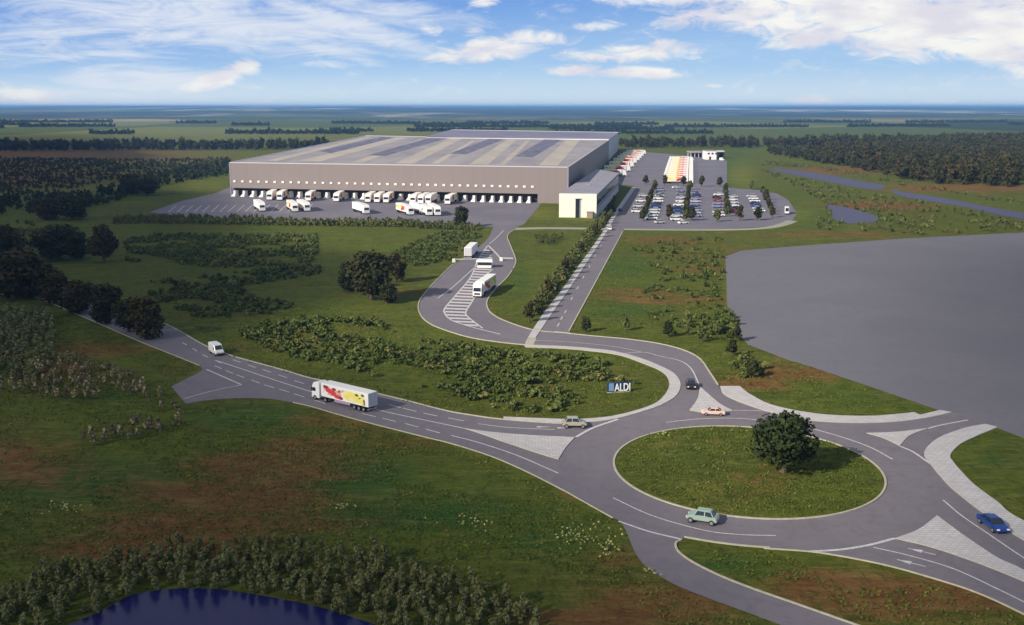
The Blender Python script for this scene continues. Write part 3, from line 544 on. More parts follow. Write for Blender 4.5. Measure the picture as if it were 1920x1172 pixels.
def gatehouses():
    r = empty('fuel_station', G(1308, 293)); meta(r, 'low grey flat canopy with dark open bay at the far end of the lorry park', 'canopy')
    a = G(1294, 295); b = G(1323, 296); m = MB(); m.box(a.x, b.x, a.y, a.y+22, 4.4, 5.6); part(m, 'roof', 'roof', r)
    m = MB()
    for k in range(4): x = a.x+1+(b.x-a.x-2)*k/3; m.box(x-.3, x+.3, a.y+1, a.y+1.6, 0, 4.4); m.box(x-.3, x+.3, a.y+19, a.y+19.6, 0, 4.4)
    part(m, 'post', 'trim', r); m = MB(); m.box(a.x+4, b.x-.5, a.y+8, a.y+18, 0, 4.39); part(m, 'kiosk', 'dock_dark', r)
    r = empty('service_building', G(1334, 299)); meta(r, 'small white square building standing at the far end of the lorry park', 'building')
    a = G(1323.5, 299.5); b = G(1345, 300); m = MB(); m.box(a.x, b.x, a.y, a.y+18, 0, 8.2); part(m, 'wall', 'white', r)
    m = MB(); m.box(a.x-.3, b.x+.3, a.y-.3, a.y+18.3, 8.2, 8.6); part(m, 'roof', 'grey_roof', r)
    for k in range(3): m = MB(); x = a.x+1.6+k*3.6; m.box(x, x+2, a.y-.06, a.y+.3, 5, 6.6) ; part(m, 'window', 'glass', r)
    m = MB(); m.box(a.x+3, a.x+5, a.y-.06, a.y+.3, 0.02, 3); part(m, 'door', 'chassis', r)
    r = empty('storage_shed', G(1354, 299)); meta(r, 'open fronted storage shed with pale roof right of the small white building', 'shed')
    a = G(1346.5, 297); b = G(1362, 298); m = MB(); m.box(a.x, b.x, a.y, a.y+12, 6.2, 7.4); part(m, 'roof', 'trim', r)
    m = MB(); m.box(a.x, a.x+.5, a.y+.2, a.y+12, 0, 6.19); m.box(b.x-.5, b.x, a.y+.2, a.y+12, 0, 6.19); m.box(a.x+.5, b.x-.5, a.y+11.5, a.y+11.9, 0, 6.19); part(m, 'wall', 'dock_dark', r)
gatehouses()
def kiosk():
    r = empty('gatehouse', G(909, 501), rad(-4)); meta(r, 'white roofed security kiosk on the striped median of the lorry entrance', 'kiosk')
    m = MB(); m.box(-2.2, 2.2, -1.5, 1.5, 0, .8); m.build('base_wall', 'white', r)
    m = MB(); m.box(-2.1, 2.1, -1.4, 1.4, .8, 1.9); m.build('windows', 'glass', r)
    m = MB(); m.frus((-2.7, 2.7, -2, 2), (-2.4, 2.4, -1.7, 1.7), 1.9, 2.5); m.build('roof', 'white', r)
    for nm, a, b, lab in (('barrier', (851, 492), (895, 491), 'white lifting barrier pole left of the kiosk across the lorry entrance'), ('barrier', (940, 489.5), (962, 490), 'short white lifting barrier pole right of the kiosk')):
        A, B = G(*a), G(*b); e = empty(nm, A, math.atan2(B.y-A.y, B.x-A.x)); L = (B-A).length; meta(e, lab, 'barrier', None)
        m = MB(); m.box(-.5, .5, -.4, .4, 0, 1.2); m.build('cabinet', 'offwhite', e, .05); m = MB(); m.box(.4, L, -.08, .08, .95, 1.12); m.build('boom', 'white', e)
kiosk()
def sign():
    a, b = G(1139, 737), G(1183, 734.5); L = (b-a).length; r = empty('sign', (a+b)/2, math.atan2(b.y-a.y, b.x-a.x)); meta(r, 'dark blue sign board with large white letters standing on the grass inside the road loop', 'sign')
    m = MB(); m.box(-L/2, L/2, .02, .16, .15, 1.85); m.build('board', 'sign_blue', r, .02)
    m = MB(); m.box(-L/2+.25, -L/2+1.15, -.10, .018, .35, 1.75); lo = m.build('logo', 'sign_light', r)
    m = MB(); m.box(-L/2, L/2, -.05, .22, 0, .148); m.build('plinth', 'kerb', r)
    cu = bpy.data.curves.new('letters', 'FONT'); cu.body = 'ALDI'; cu.size = 2.15; cu.extrude = .06; cu.offset = .025; cu.space_character = 1.0; cu.align_x = 'LEFT'
    tmp = bpy.data.objects.new('letters_curve', cu); COL.objects.link(tmp); bpy.context.view_layer.update()
    me = bpy.data.meshes.new_from_object(tmp.evaluated_get(bpy.context.evaluated_depsgraph_get())); bpy.data.objects.remove(tmp)
    w = max(v.co.x for v in me.vertices)-min(v.co.x for v in me.vertices); sx = (L-1.45)/w
    for v in me.vertices: v.co = Vector((v.co.x*sx-L/2+1.3, -.06-v.co.z, v.co.y*.92+.28))
    me.materials.clear(); me.materials.append(M['white']); link('lettering', me, r)
    m = MB(); [m.box(x-.05, x+.05, .17, .27, 0, 1.9) for x in (-L/2+.4, L/2-.4)]; m.build('post', 'steel', r)
sign()

# ---------------------------------------------------------------- vehicles
def wheel(x, y, r, w, parent, n=16):
    s = 1 if y > 0 else -1; m = MB(); m.cyl((x, y, r), r, w, 'y', n); t = m.build('wheel', 'rubber', parent)
    m = MB(); m.cyl((x, y+s*(w/2+.012), r), r*.58, .03, 'y', n); m.build('rim', 'rim', t); return t
def blob(mb, cx, cz, rx, rz_, y, mi, sd, n=12):
    rr = random.Random(sd); vs = [(cx+rx*(.75+.4*rr.random())*math.cos(a), y, cz+rz_*(.75+.4*rr.random())*math.sin(a)) for a in [2*math.pi*i/n for i in range(n)]]
    mb.add([(cx, y, cz)]+vs, [(0, i+1, (i+1) % n+1) for i in range(n)], mi)
GMATS = ['red', 'darkred', 'pink', 'yellow', 'cream', 'leafgreen', 'orange', 'white']
def graphics(parent, x0, x1, z0, z1, style):
    for s in (-1, 1):
        m = MB(); y = s*1.285; L = x1-x0; X = lambda f: x1-f*L; Z = lambda f: z0+f*(z1-z0); k = 0
        def B(fx, fz, rx, rz_, mi):
            nonlocal k; k += 1; blob(m, X(fx), Z(fz), rx, rz_, y+s*.002*k, mi, k+style*31)
        if style == 0:
            for a in [(.16, .5, 1.7, 1.0, 2), (.33, .42, 1.6, .85, 2), (.60, .5, 1.9, 1.05, 4), (.80, .5, 2.1, 1.1, 4), (.10, .80, .8, .35, 1), (.10, .35, .6, .6, 7), (.17, .55, 1.1, .55, 0), (.28, .75, .75, .35, 1), (.26, .45, .9, .6, 0), (.36, .22, 1.3, .45, 0), (.34, .60, .6, .3, 2), (.42, .12, .9, .25, 1), (.40, .70, .35, .3, 5), (.48, .72, .8, .4, 2),
                      (.56, .6, 1.2, .7, 4), (.60, .38, 1.4, .7, 3), (.70, .72, 1.5, .5, 3), (.68, .25, 1.2, .5, 4), (.80, .40, 1.3, .7, 3), (.78, .72, .5, .28, 5), (.90, .80, .5, .3, 5), (.85, .5, .45, .25, 5), (.92, .15, .5, .35, 5), (.88, .3, .9, .6, 3), (.93, .32, .25, .5, 5)]: B(*a)
        else:
            for a in [(.12, .5, 1.2, 1.0, 2), (.30, .5, 1.8, 1.1, 0), (.42, .3, 1.2, .7, 1), (.45, .7, 1.3, .8, 6), (.60, .5, 1.9, 1.1, 4), (.78, .5, 1.7, 1.0, 3), (.92, .6, .5, .6, 5)]: B(*a)
        m.build('side_graphic', GMATS, parent)
def make_truck(name='articulated_lorry', style=0, detail=True, cabcol='white'):
    r = empty(name)
    m = MB(); m.box(-8.2, 5.35, -1.275, 1.275, 1.15, 3.95); tr = m.build('trailer', 'white', r, .04, 1)
    m = MB(); m.box(-8.23, -8.205, -1.15, -.03, 1.3, 3.8); m.box(-8.23, -8.205, .03, 1.15, 1.3, 3.8); m.build('rear_door', 'trim' if detail else 'white', tr)
    if detail: m = MB(); [m.box(-8.215, -8.24, y-.02, y+.02, 1.3, 3.8) for y in (-.8, -.3, .3, .8)]; m.build('lock_bar', 'steel', tr)
    if style >= 0: graphics(tr, -8.0, 5.2, 1.3, 3.8, style)
    m = MB(); m.box(-8.1, 5.2, -.5, .5, .75, 1.12); m.box(3.2, 7.4, -.55, .55, .55, .95); m.build('chassis', 'chassis', r)
    for s in (-1, 1): m = MB(); m.box(-2.9, 1.6, s*1.1-.05, s*1.1+.05, .55, 1.1); m.build('side_skirt', 'skirt', r)
    m = MB(); m.box(-8.1, -7.95, -1.2, 1.2, .5, .75); m.build('rear_bumper', 'skirt', r)
    m = MB(); m.prism([(5.95, .5), (8.25, .5), (8.3, 1.6), (8.12, 2.9), (7.7, 3.65), (6.5, 3.85), (5.95, 3.6)], -1.22, 1.22); cab = m.build('cab', cabcol, r, .08, 2)
    m = MB(); m.hexa([(8.31, -1.05, 1.75), (8.31, 1.05, 1.75), (8.16, .98, 2.75), (8.16, -.98, 2.75), (8.25, -1.05, 1.75), (8.25, 1.05, 1.75), (8.08, .98, 2.75), (8.08, -.98, 2.75)]); m.build('windscreen', 'glass', cab)
    for s in (-1, 1):
        m = MB(); m.prism([(7.05, 1.85), (8.0, 1.85), (7.9, 2.6), (7.05, 2.65)], s*1.225, s*1.245); m.build('side_window', 'glass', cab)
    m = MB(); m.box(8.27, 8.33, -.8, .8, .85, 1.35); m.build('grille', 'chassis', cab)
    for s in (-1, 1):
        m = MB(); m.box(8.25, 8.33, s*1.0-.18, s*1.0+.18, .65, .85); m.build('headlight', 'head', cab)
        m = MB(); m.box(8.0, 8.12, s*1.38-.1, s*1.38+.1, 1.9, 2.6); m.box(8.02, 8.08, s*1.25-.12, s*1.25+.12, 2.6, 2.66); m.build('mirror', 'chassis', cab)
    for x in (7.3, 4.2, -4.2, -5.5, -6.8):
        for s in (-1, 1): wheel(x, s*1.08, .5, .34, r)
    return r
def small_truck(name, style):                     # the same shape for the yard, where only its masses show
    r = empty(name)
    m = MB(); m.box(-8.2, 5.35, -1.275, 1.275, 1.15, 3.95); tr = m.build('trailer', 'white', r)
    if style > 0: graphics(tr, -8.0, 5.2, 1.3, 3.8, style)
    m = MB(); m.box(-8.1, 7.4, -.5, .5, .6, 1.12); m.build('chassis', 'chassis', r)
    m = MB(); m.prism([(5.95, .5), (8.25, .5), (8.3, 1.6), (8.12, 2.9), (7.7, 3.65), (6.5, 3.85), (5.95, 3.6)], -1.22, 1.22); cab = m.build('cab', 'white', r)
    m = MB(); m.hexa([(8.31, -1.05, 1.75), (8.31, 1.05, 1.75), (8.16, .98, 2.75), (8.16, -.98, 2.75), (8.25, -1.05, 1.75), (8.25, 1.05, 1.75), (8.08, .98, 2.75), (8.08, -.98, 2.75)]); m.build('windscreen', 'glass', cab)
    for x in (7.3, 4.2, -4.2, -5.5, -6.8):
        for s in (-1, 1): m = MB(); m.cyl((x, s*1.08, .5), .5, .34, 'y', 10); m.build('wheel', 'rubber', r)
    return r
CARV = dict(
    hatch=dict(body=[(-2.0, .32), (-2.05, .75), (-1.95, .98), (-.2, 1.02), (.75, .98), (1.75, .82), (2.05, .62), (2.05, .32)], cab=((-1.85, 1.0), (-1.35, .55), 1.45)),
    sedan=dict(body=[(-2.25, .32), (-2.3, .75), (-2.2, .98), (-.9, 1.0), (.8, .97), (1.95, .84), (2.25, .6), (2.25, .32)], cab=((-1.6, 1.05), (-.95, .45), 1.42)),
    old=dict(body=[(-1.9, .42), (-2.0, .7), (-1.8, 1.02), (-.2, 1.1), (.8, 1.06), (1.55, 1.0), (1.85, .78), (1.88, .42)], cab=((-1.5, .95), (-1.1, .55), 1.62)))
def make_car(name, col, kind='hatch', detail=True, w=1.76):
    v = CARV[kind]; r = empty(name); h = w/2
    m = MB(); m.prism(v['body'], -h, h); body = m.build('body', col, r, .09, 2)
    (a0, a1), (b0, b1), zt = v['cab']; zb = .97
    m = MB(); m.frus((a0, a1, -h+.08, h-.08), (b0, b1, -h+.28, h-.28), zb, zt-.03); m.build('windows', 'glass', r, .02, 1)
    m = MB(); m.frus((b0-.02, b1+.02, -h+.26, h-.26), (b0+.1, b1-.12, -h+.34, h-.34), zt-.03, zt+.04)
    for s in (-1, 1):                                         # pillars
        for (p0, p1) in ((a0, b0), (a1, b1), ((a0+a1)/2-.1, (b0+b1)/2-.1)):
            y0, y1 = s*(h-.07), s*(h-.27); m.hexa([(p0-.05, y0-.02, zb), (p0+.05, y0-.02, zb), (p0+.05, y0+.02, zb), (p0-.05, y0+.02, zb), (p1-.05, y1-.02, zt), (p1+.05, y1-.02, zt), (p1+.05, y1+.02, zt), (p1-.05, y1+.02, zt)])
    m.build('roof', col, r)
    wr = .33 if kind != 'old' else .36
    for x in (-1.28, 1.30) if kind != 'sedan' else (-1.4, 1.42):
        for s in (-1, 1): wheel(x, s*(h-.08), wr, .22, r, 14)
    xf = v['body'][-1][0]; xb = v['body'][0][0]
    for s in (-1, 1):
        m = MB(); m.box(xf-.12, xf+.02, s*.62-.16, s*.62+.16, .6, .74); m.build('headlight', 'head', r)
        m = MB(); m.box(xb-.06, xb+.1, s*.68-.12, s*.68+.12, .68, .86); m.build('tail_light', 'tail', r)
    return r
def make_van(name, col='car_white', L=5.4, H=2.5):
    r = empty(name); x0, x1 = -L/2, L/2
    m = MB(); m.prism([(x0, .4), (x0, H-.15), (x0+.2, H), (x1-1.9, H), (x1-1.5, H-.12), (x1-.75, 1.35), (x1-.1, 1.05), (x1, .8), (x1, .4)], -.98, .98); m.build('body', col, r, .12, 3)
    m = MB(); m.hexa([(x1-.70, -.82, 1.42), (x1-.70, .82, 1.42), (x1-1.33, .75, H-.25), (x1-1.33, -.75, H-.25), (x1-.85, -.82, 1.35), (x1-.85, .82, 1.35), (x1-1.45, .75, H-.35), (x1-1.45, -.75, H-.35)]); m.build('windscreen', 'glass', r)
    for s in (-1, 1):
        m = MB(); m.prism([(x1-1.0, 1.4), (x1-1.9, 1.4), (x1-1.9, 2.05), (x1-1.4, 2.05)], s*.985, s*.995); m.build('side_window', 'glass', r)
        m = MB(); m.box(x1-.1, x1+.02, s*.75-.12, s*.75+.12, .8, 1.0); m.build('headlight', 'head', r)
    m = MB(); m.box(x1-.05, x1+.04, -.9, .9, .4, .7); m.build('bumper', 'chassis', r)
    for x in (x0+1.1, x1-1.0):
        for s in (-1, 1): wheel(x, s*.88, .36, .24, r)
    return r
def heading(p, q_): a, b = G(*p), G(*q_); return math.atan2(b.y-a.y, b.x-a.x)
def put(r, p, rz, label, cat, group=None, z=.045):
    g = G(*p); r.location = (g.x, g.y, z); r.rotation_euler.z = rz; meta(r, label, cat, group); return r
# the big lorry: front near-side wheel at (590,749), rear one at (680,772)
fw, rw = G(590, 750), G(681, 773); d = (fw-rw).normalized(); left = Vector((-d.y, d.x, 0))
big = make_truck('articulated_lorry', 0); ctr = (fw+rw)/2+d*(-.25)-left*1.05*(-1 if left.dot(Vector((0, 1, 0))) < 0 else 1)*(-1)
sgn = 1 if left.y > 0 else -1; ctr = (fw+rw)/2-d*.25+left*sgn*1.1
big.location = (ctr.x, ctr.y, .05); big.rotation_euler.z = math.atan2(d.y, d.x); k_ = (fw-rw).length/14.1; big.scale = (k_,)*3
print('LORRY SCALE', k_); meta(big, 'white articulated lorry with red and yellow fruit graphics driving on the main road', 'lorry')
t2 = make_truck('articulated_lorry', 0); put(t2, (909, 549), heading((925, 533), (901, 563))-rad(6), 'white articulated lorry with a red side heading down past the striped median', 'lorry', z=.05)
t3 = make_truck('articulated_lorry', -1); put(t3, (884, 480), heading((875, 490), (895, 470)), 'plain white lorry with blank sides left of the kiosk at the yard entrance', 'lorry', z=.05)
put(make_van('white_van'), (406, 664), heading((395, 658), (418, 672)), 'white panel van alone on the main road near the trees', 'van').scale = (.9,)*3
put(make_car('parked_car', 'car_beige', 'old'), (1077, 801), heading((1060, 799.8), (1090, 800)), 'grey beige old style car approaching the roundabout beside the paved island', 'car').name = 'moving_car'
put(make_car('moving_car', 'car_black', 'hatch'), (1295, 727), heading((1290, 712), (1298, 740)), 'black hatchback coming down the loop road beside the curved pavement', 'car').scale = (.95,)*3
put(make_car('moving_car', 'car_orange', 'sedan'), (1337, 778), heading((1350, 779), (1320, 778)), 'pale orange saloon car circling in front of the northern traffic island', 'car').scale = (.85,)*3
put(make_car('moving_car', 'car_green', 'old'), (1317, 979), heading((1340, 982), (1290, 974)), 'pale green old style car driving along the near side of the roundabout', 'car')
put(make_car('moving_car', 'car_blue', 'sedan'), (1861, 990), heading((1840, 972), (1890, 1008)), 'dark blue saloon car leaving along the right hand road', 'car')
put(make_car('moving_car', 'car_white', 'hatch'), (1144, 431), heading((1145, 428), (1135, 442)), 'tiny white car on the straight road beside the footpath junction', 'car')
put(make_car('moving_car', 'car_darkblue', 'hatch'), (1163, 396), heading((1160, 400), (1175, 380)), 'tiny dark car on the straight road beside the office wing', 'car')
v_ = put(make_van('white_minibus', 'car_white', 8.5, 3.3), (1475, 401), heading((1472, 385), (1478, 405)), 'tall white minibus standing alone at the right bend of the car park', 'minibus')
put(make_van('white_van', 'car_white', 6, 2.8), (1295, 301), rad(10), 'small white van parked below the grey canopy', 'van', z=.05); put(make_van('white_van', 'car_white', 6, 2.8), (1354, 301.5), rad(-60), 'small white van parked in front of the storage shed', 'van', z=.05)

def ordw(n):
    if n <= 14: return ORD[n-1]
    if n < 20: return ['fifteenth', 'sixteenth', 'seventeenth', 'eighteenth', 'nineteenth'][n-15]
    return ['twentieth', 'thirtieth'][n//10-2] if n % 10 == 0 else ['twenty', 'thirty'][n//10-2]+' '+ORD[n % 10-1]
ORD = ['first', 'second', 'third', 'fourth', 'fifth', 'sixth', 'seventh', 'eighth', 'ninth', 'tenth', 'eleventh', 'twelfth', 'thirteenth', 'fourteenth']
pA, pB = Proto(small_truck('docked_lorry', -1)), Proto(small_truck('docked_lorry', 1))
Dk = [(503, 379, 0), (522, 379.5, 1), (576, 380.5, 1), (629, 381.5, 1), (688, 383, 1), (705, 383.5, 0), (722, 384, 1), (774, 384, 1), (790, 383.5, 1), (803, 384.5, 0), (840, 385, 1)]
for i, (x, y, s) in enumerate(Dk):
    a = G(x-3, y); b = G(x+13, 368+.02215*(x+13-433)); dd = (a-b).normalized(); c = b+dd*8.6
    (pB if s else pA).place((c.x+dd.x*2.5, c.y+dd.y*2.5, .05), math.atan2(dd.y, dd.x), scale=1.18, label='%s lorry backed up to the warehouse docks, %s of eleven from the left' % ('pink sided' if s else 'white', ORD[i]), cat='lorry', group='lorries backed up to the loading docks')
pY = Proto(small_truck('yard_lorry', -1)); pZ = Proto(small_truck('yard_lorry', 1))
for i, (x, y, s, h) in enumerate([(484, 395, 0, 0), (546, 396, 1, 0), (567, 395, 0, 8), (675, 400, 0, 25), (758, 402, 1, 28), (783, 400, 0, 26), (796, 403, 0, 14), (813, 403, 0, 8)]):
    g = G(x, y); (pZ if s else pY).place((g.x, g.y+3, .05), math.atan2(-g.y, -g.x)+rad(8+h*.35), scale=1.15, label='white lorry standing away from the docks in the yard, %s of eight from the left' % ORD[i], cat='lorry', group='lorries manoeuvring in the yard')
pE = Proto(small_truck('side_dock_lorry', 1))
E8 = [(1163, 331), (1171, 322), (1178, 314), (1184, 307), (1190, 302), (1194, 298), (1198, 294), (1203, 290)]
for i, (x, y) in enumerate(E8):
    g = G(x, y); pE.place((g.x-6, g.y, .05), rad(8), scale=1.25, label='pink sided lorry with white cab along the warehouse east wall, %s from the office end' % ORD[i], cat='lorry', group='lorries docked along the east wall')
pP = Proto(small_truck('parked_lorry', 1))
for i in range(12):
    f = i/11; x = 1271+6*f; y = 344-40*f; y = 344-40*f**.92; g = G(x, y); w_ = (54-12*f)/FP*(g.y/math.cos(PIT))*1.0
    pP.place((g.x, g.y, .05), 0, scale=w_/16.5, label='colourful sided lorry in the parked block, %s row from the front' % ORD[i], cat='lorry', group='lorries parked side by side in the lorry park')
# car park
def tiny_car(col, name='parked_car', kind='hatch'):
    v = CARV[kind]; m = MB(); h = .88; m.prism(v['body'], -h, h, 0); (a0, a1), (b0, b1), zt = v['cab']
    m.frus((a0, a1, -h+.08, h-.08), (b0, b1, -h+.28, h-.28), .97, zt-.04, 1); m.frus((b0-.02, b1+.02, -h+.26, h-.26), (b0+.1, b1-.12, -h+.34, h-.34), zt-.04, zt+.03, 0)
    for x in (-1.3, 1.3):
        for s in (-1, 1): m.cyl((x, s*(h-.08), .33), .33, .22, 'y', 10, 2)
    return m.mesh(name, [col, 'glass', 'rubber'])
TC = {c: tiny_car('car_'+c) for c in ('silver', 'white', 'black', 'blue', 'lilac', 'red', 'darkblue', 'grey')}
rows = [((1207, 369), (1194, 399), 4), ((1240, 358), (1221, 412), 11), ((1278, 359), (1268, 414), 9), ((1305, 364), (1303, 407), 9), ((1345, 367), (1346, 406), 8), ((1374, 371), (1378, 399), 6), ((1410, 370), (1422, 398), 7)]
cn = ['silver', 'white', 'lilac', 'silver', 'darkblue', 'white', 'black', 'lilac', 'white', 'blue', 'silver', 'red', 'grey', 'white']; kk = 0
for ri, (a, b, n_) in enumerate(rows):
    for i in range(n_):
        f = i/(n_-1); x = a[0]+(b[0]-a[0])*f; y = a[1]+(b[1]-a[1])*f; g = G(x, y); c = cn[(kk*5+ri) % 14] if ri != 3 else ['lilac', 'darkblue', 'lilac', 'silver'][i % 4]; kk += 1
        o = link('parked_car', TC[c]); o.location = (g.x+random.uniform(-.5, .5), g.y, .04); o.rotation_euler.z = rad(random.choice((0, 180))+random.uniform(-3, 3)); o.scale = (1.28,)*3
        meta(o, '%s car, %s from the far end of the %s parking row from the left' % ({'lilac': 'pale purple', 'darkblue': 'dark blue'}.get(c, c), ORD[i], ORD[ri]), 'car', 'cars in the car park rows')
for x, y, c, l in ((1237, 419, 'silver', 'silver car alone at the near edge of the car park left side'), (1281, 420, 'white', 'white car alone at the near edge of the car park middle'), (1267, 353, 'white', 'white car standing behind the second green strip at the far side of the car park')):
    g = G(x, y); o = link('parked_car', TC[c]); o.location = (g.x, g.y, .04); o.rotation_euler.z = rad(20); o.scale = (1.1,)*3; meta(o, l, 'car')


# ---------------------------------------------------------------- vegetation
def mesh_np(name, V, Q, mats, tint=None, warm=None, mi=None):
    me = bpy.data.meshes.new(name); nv, nq = len(V), len(Q)
    me.vertices.add(nv); me.vertices.foreach_set('co', np.ascontiguousarray(V, np.float32).ravel())
    me.loops.add(nq*4); me.loops.foreach_set('vertex_index', np.ascontiguousarray(Q, np.int32).ravel())
    me.polygons.add(nq); me.polygons.foreach_set('loop_start', np.arange(nq, dtype=np.int32)*4)
    try: me.polygons.foreach_set('loop_total', np.full(nq, 4, np.int32))
    except Exception: pass
    for m in mats: me.materials.append(M[m])
    for nm, a in (('tint', tint), ('warm', warm)):
        if a is not None: t = me.attributes.new(nm, 'FLOAT', 'POINT'); t.data.foreach_set('value', np.ascontiguousarray(a, np.float32))
    me.update(calc_edges=True); me.validate(); return me
def leaves(C, R, n, size, flat=.4, rg=rng):
    "n leaf quads spread over ellipsoids C (k,3) with radii R (k,3)"
    C = np.asarray(C, float); R = np.asarray(R, float); k = len(C); w = R.prod(1)**(2/3); idx = rg.choice(k, n, p=w/w.sum())
    d = rg.normal(size=(n, 3)); d /= np.linalg.norm(d, axis=1)[:, None]; r = .55+.45*rg.random(n)**.6
    r *= 1+.18*rg.normal(size=n)*.5
    P = C[idx]+d*R[idx]*r[:, None]
    nr = d+flat*rg.normal(size=(n, 3))*1.6; nr /= np.linalg.norm(nr, axis=1)[:, None]
    a = np.cross(nr, rg.normal(size=(n, 3))); a /= np.linalg.norm(a, axis=1)[:, None]; b = np.cross(nr, a)
    s = size*(.6+.8*rg.random(n))[:, None]; a = a*s*.5; b = b*s*.5*(.6+.4*rg.random(n))[:, None]
    V = np.stack([P-a-b, P+a-b, P+a+b, P-a+b], 1).reshape(-1, 3); V[:, 2] = np.maximum(V[:, 2], .02)
    ct = rg.random(k)[idx]; t = np.clip(.55*ct+.45*rg.random(n), 0, 1)
    return V, np.arange(n*4).reshape(-1, 4), np.repeat(t, 4)
def crown_blobs(h0, h1, rad_, k, rg, shape=.5):
    C, R = [], []
    for i in range(k):
        f = (i+.5)/k; z = h0+(h1-h0)*(.12+.80*f); env = rad_*math.sin(math.pi*min(1, .22+.70*f))**shape
        a = rg.random()*6.283; rr = env*.58*math.sqrt(rg.random()); s = rad_*(.34+.22*rg.random())*(1 if f < .8 else .8)
        C.append((rr*math.cos(a), rr*math.sin(a), z)); R.append((s*1.1, s*1.1, s*.85))
    C.append((0, 0, (h0+h1)/2)); R.append((rad_*.62, rad_*.62, (h1-h0)*.36)); return C, R
def limb(mb, a, b, r0, r1, n=7):
    a, b = Vector(a), Vector(b); d = (b-a).normalized(); u = d.orthogonal().normalized(); v = d.cross(u)
    vs = [tuple(p+(u*math.cos(t)+v*math.sin(t))*r) for p, r in ((a, r0), (b, r1)) for t in [6.283*i/n for i in range(n)]]
    mb.add(vs, [(i, (i+1) % n, (i+1) % n+n, i+n) for i in range(n)])
def tree_mesh(h, r, mt, n, size, seed, h0=None, k=16, warm=.0, shape=.5):
    rg = np.random.default_rng(seed); h0 = h*.22 if h0 is None else h0
    C, R = crown_blobs(h0, h, r, k, rg, shape); V, Q, T = leaves(C, R, n, size, rg=rg)
    W = np.clip(warm+.35*np.repeat(rg.random(n) < .15, 4)*rg.random(n*4).reshape(-1), 0, 1) if warm else np.zeros(len(V))
    cm = mesh_np('crown', V, Q, [mt], T, W); mb = MB(); tr = r*.075+.05
    limb(mb, (0, 0, 0), (0, 0, h0*.8), tr*1.35, tr, 9); limb(mb, (0, 0, h0*.8), (.05*r, 0, h*.75), tr, tr*.35, 9)
    for c in C[:-1:2]: limb(mb, (0, 0, min(c[2]*.6, h*.5)), c, tr*.5, tr*.12, 6)
    return cm, mb.mesh('trunk', 'bark')
def tree(name, meshes, p, label, group=None, rz=None, sc=1, cat='tree', z=0):
    g = G(*p); r = empty(name, (g.x, g.y, z), rng.random()*6.28 if rz is None else rz); r.scale = (sc,)*3 if not hasattr(sc, '__len__') else sc
    link('crown', meshes[0], r); link('trunk', meshes[1], r); return meta(r, label, cat, group)
TD = [tree_mesh(9, 4.7, 'leaf_tree', 4300, .40, 19, 2.3, 15, shape=.75), tree_mesh(12, 5.2, 'leaf_tree', 4600, .5, 12, .8, 20, .3), tree_mesh(10, 4.6, 'leaf_brown', 3600, .5, 13, .7, 18, .4), tree_mesh(11, 4.2, 'leaf_tree', 3400, .5, 14, .6, 18, .2, .8), tree_mesh(9, 3.4, 'leaf_brown', 2600, .45, 15, 1.0, 16, .5, .8)]
isl_tree = tree('broadleaf_tree', TD[0], (1468, 893), 'round dark leafy tree on the roundabout island', sc=(1.1, 1.1, .88), z=.45)
for i, (p, k, s, l) in enumerate([
    ((660, 545), 3, (1.05, 1.05, .74), 'dark left tree of the clump in the meadow left of the loop'), ((697, 562), 1, (1.3, 1.3, 1.08), 'tallest dark tree of the clump in the meadow'),
    ((742, 529), 4, (1.05, 1.05, .92), 'reddish brown round tree at the back right of the meadow clump'), ((725, 569), 3, (.75, .75, .48), 'low dark bush like tree at the front right of the meadow clump'),
    ((866, 426), 3, (.95, .95, .80), 'lone dark green conical tree at the corner of the truck yard'), ((274, 633), 2, (1.0, 1.0, .92), 'brownish roadside tree nearest to the white van'), ((242, 622), 1, (.72, .72, .62), 'green roadside tree just behind the last brown one'),
    ((205, 606), 3, (1.1, 1.1, .85), 'dark green roadside tree, third back from the van'), ((148, 588), 2, (1.1, 1.1, .80), 'dark brown roadside tree, fourth back from the van'), ((104, 570), 2, (1.1, 1.1, .85), 'dark roadside tree, fifth back from the van'),
    ((35, 560), 2, (2.1, 2.1, 1.35), 'wide very dark tree at the left edge of the photo above the reeds'), ((0, 500), 1, (1.6, 1.6, 1.1), 'dark tree at the left edge behind the widest one'), ((112, 486), 1, (1.75, 1.75, .95), 'broad black green tree in the left meadow'),
    ((148, 488), 3, (1.1, 1.1, .85), 'dark green tree in the middle of the left meadow trio'), ((195, 492), 4, (1.6, 1.6, 1.35), 'brown conical tree right of the broad black green one'), ((88, 411), 2, (1.6, 1.6, .95), 'dark rounded tree left of the pair near the yard corner'), ((135, 412), 1, (1.6, 1.6, .92), 'dark rounded tree right of the pair near the yard corner'),
    ((246, 364), 2, (1.7, 1.7, 1.15), 'tall brown tree left of the yard beside the bush'), ((275, 366), 1, (1.5, 1.5, .85), 'dark low tree beside the tall brown one left of the yard')]):
    tree('broadleaf_tree', TD[k], p, l, sc=s)
SM = [tree_mesh(4.6, 1.9, 'leaf_tree', 420, .45, 21, .9, 8, .2), tree_mesh(4.2, 1.6, 'leaf_hedge', 420, .42, 22, .7, 8), tree_mesh(5.2, 1.7, 'leaf_brown', 420, .45, 23, .9, 8, .3, .8)]
cp = [(1210, 346), (1228, 354), (1246, 348), (1281, 348), (1294, 356), (1315, 350), (1350, 350), (1409, 355), (1254, 412), (1298, 414), (1344, 416), (1387, 414), (1420, 413)]
for i, p in enumerate(cp): tree('car_park_tree', SM[i % 3], p, 'small round tree between the parked cars and the lorry park, %s from the left' % ORD[min(i, 7)] if p[1] < 360 else 'small round tree along the near edge of the car park, %s from the left' % ORD[i-8], 'small trees around the car park', sc=1.35)
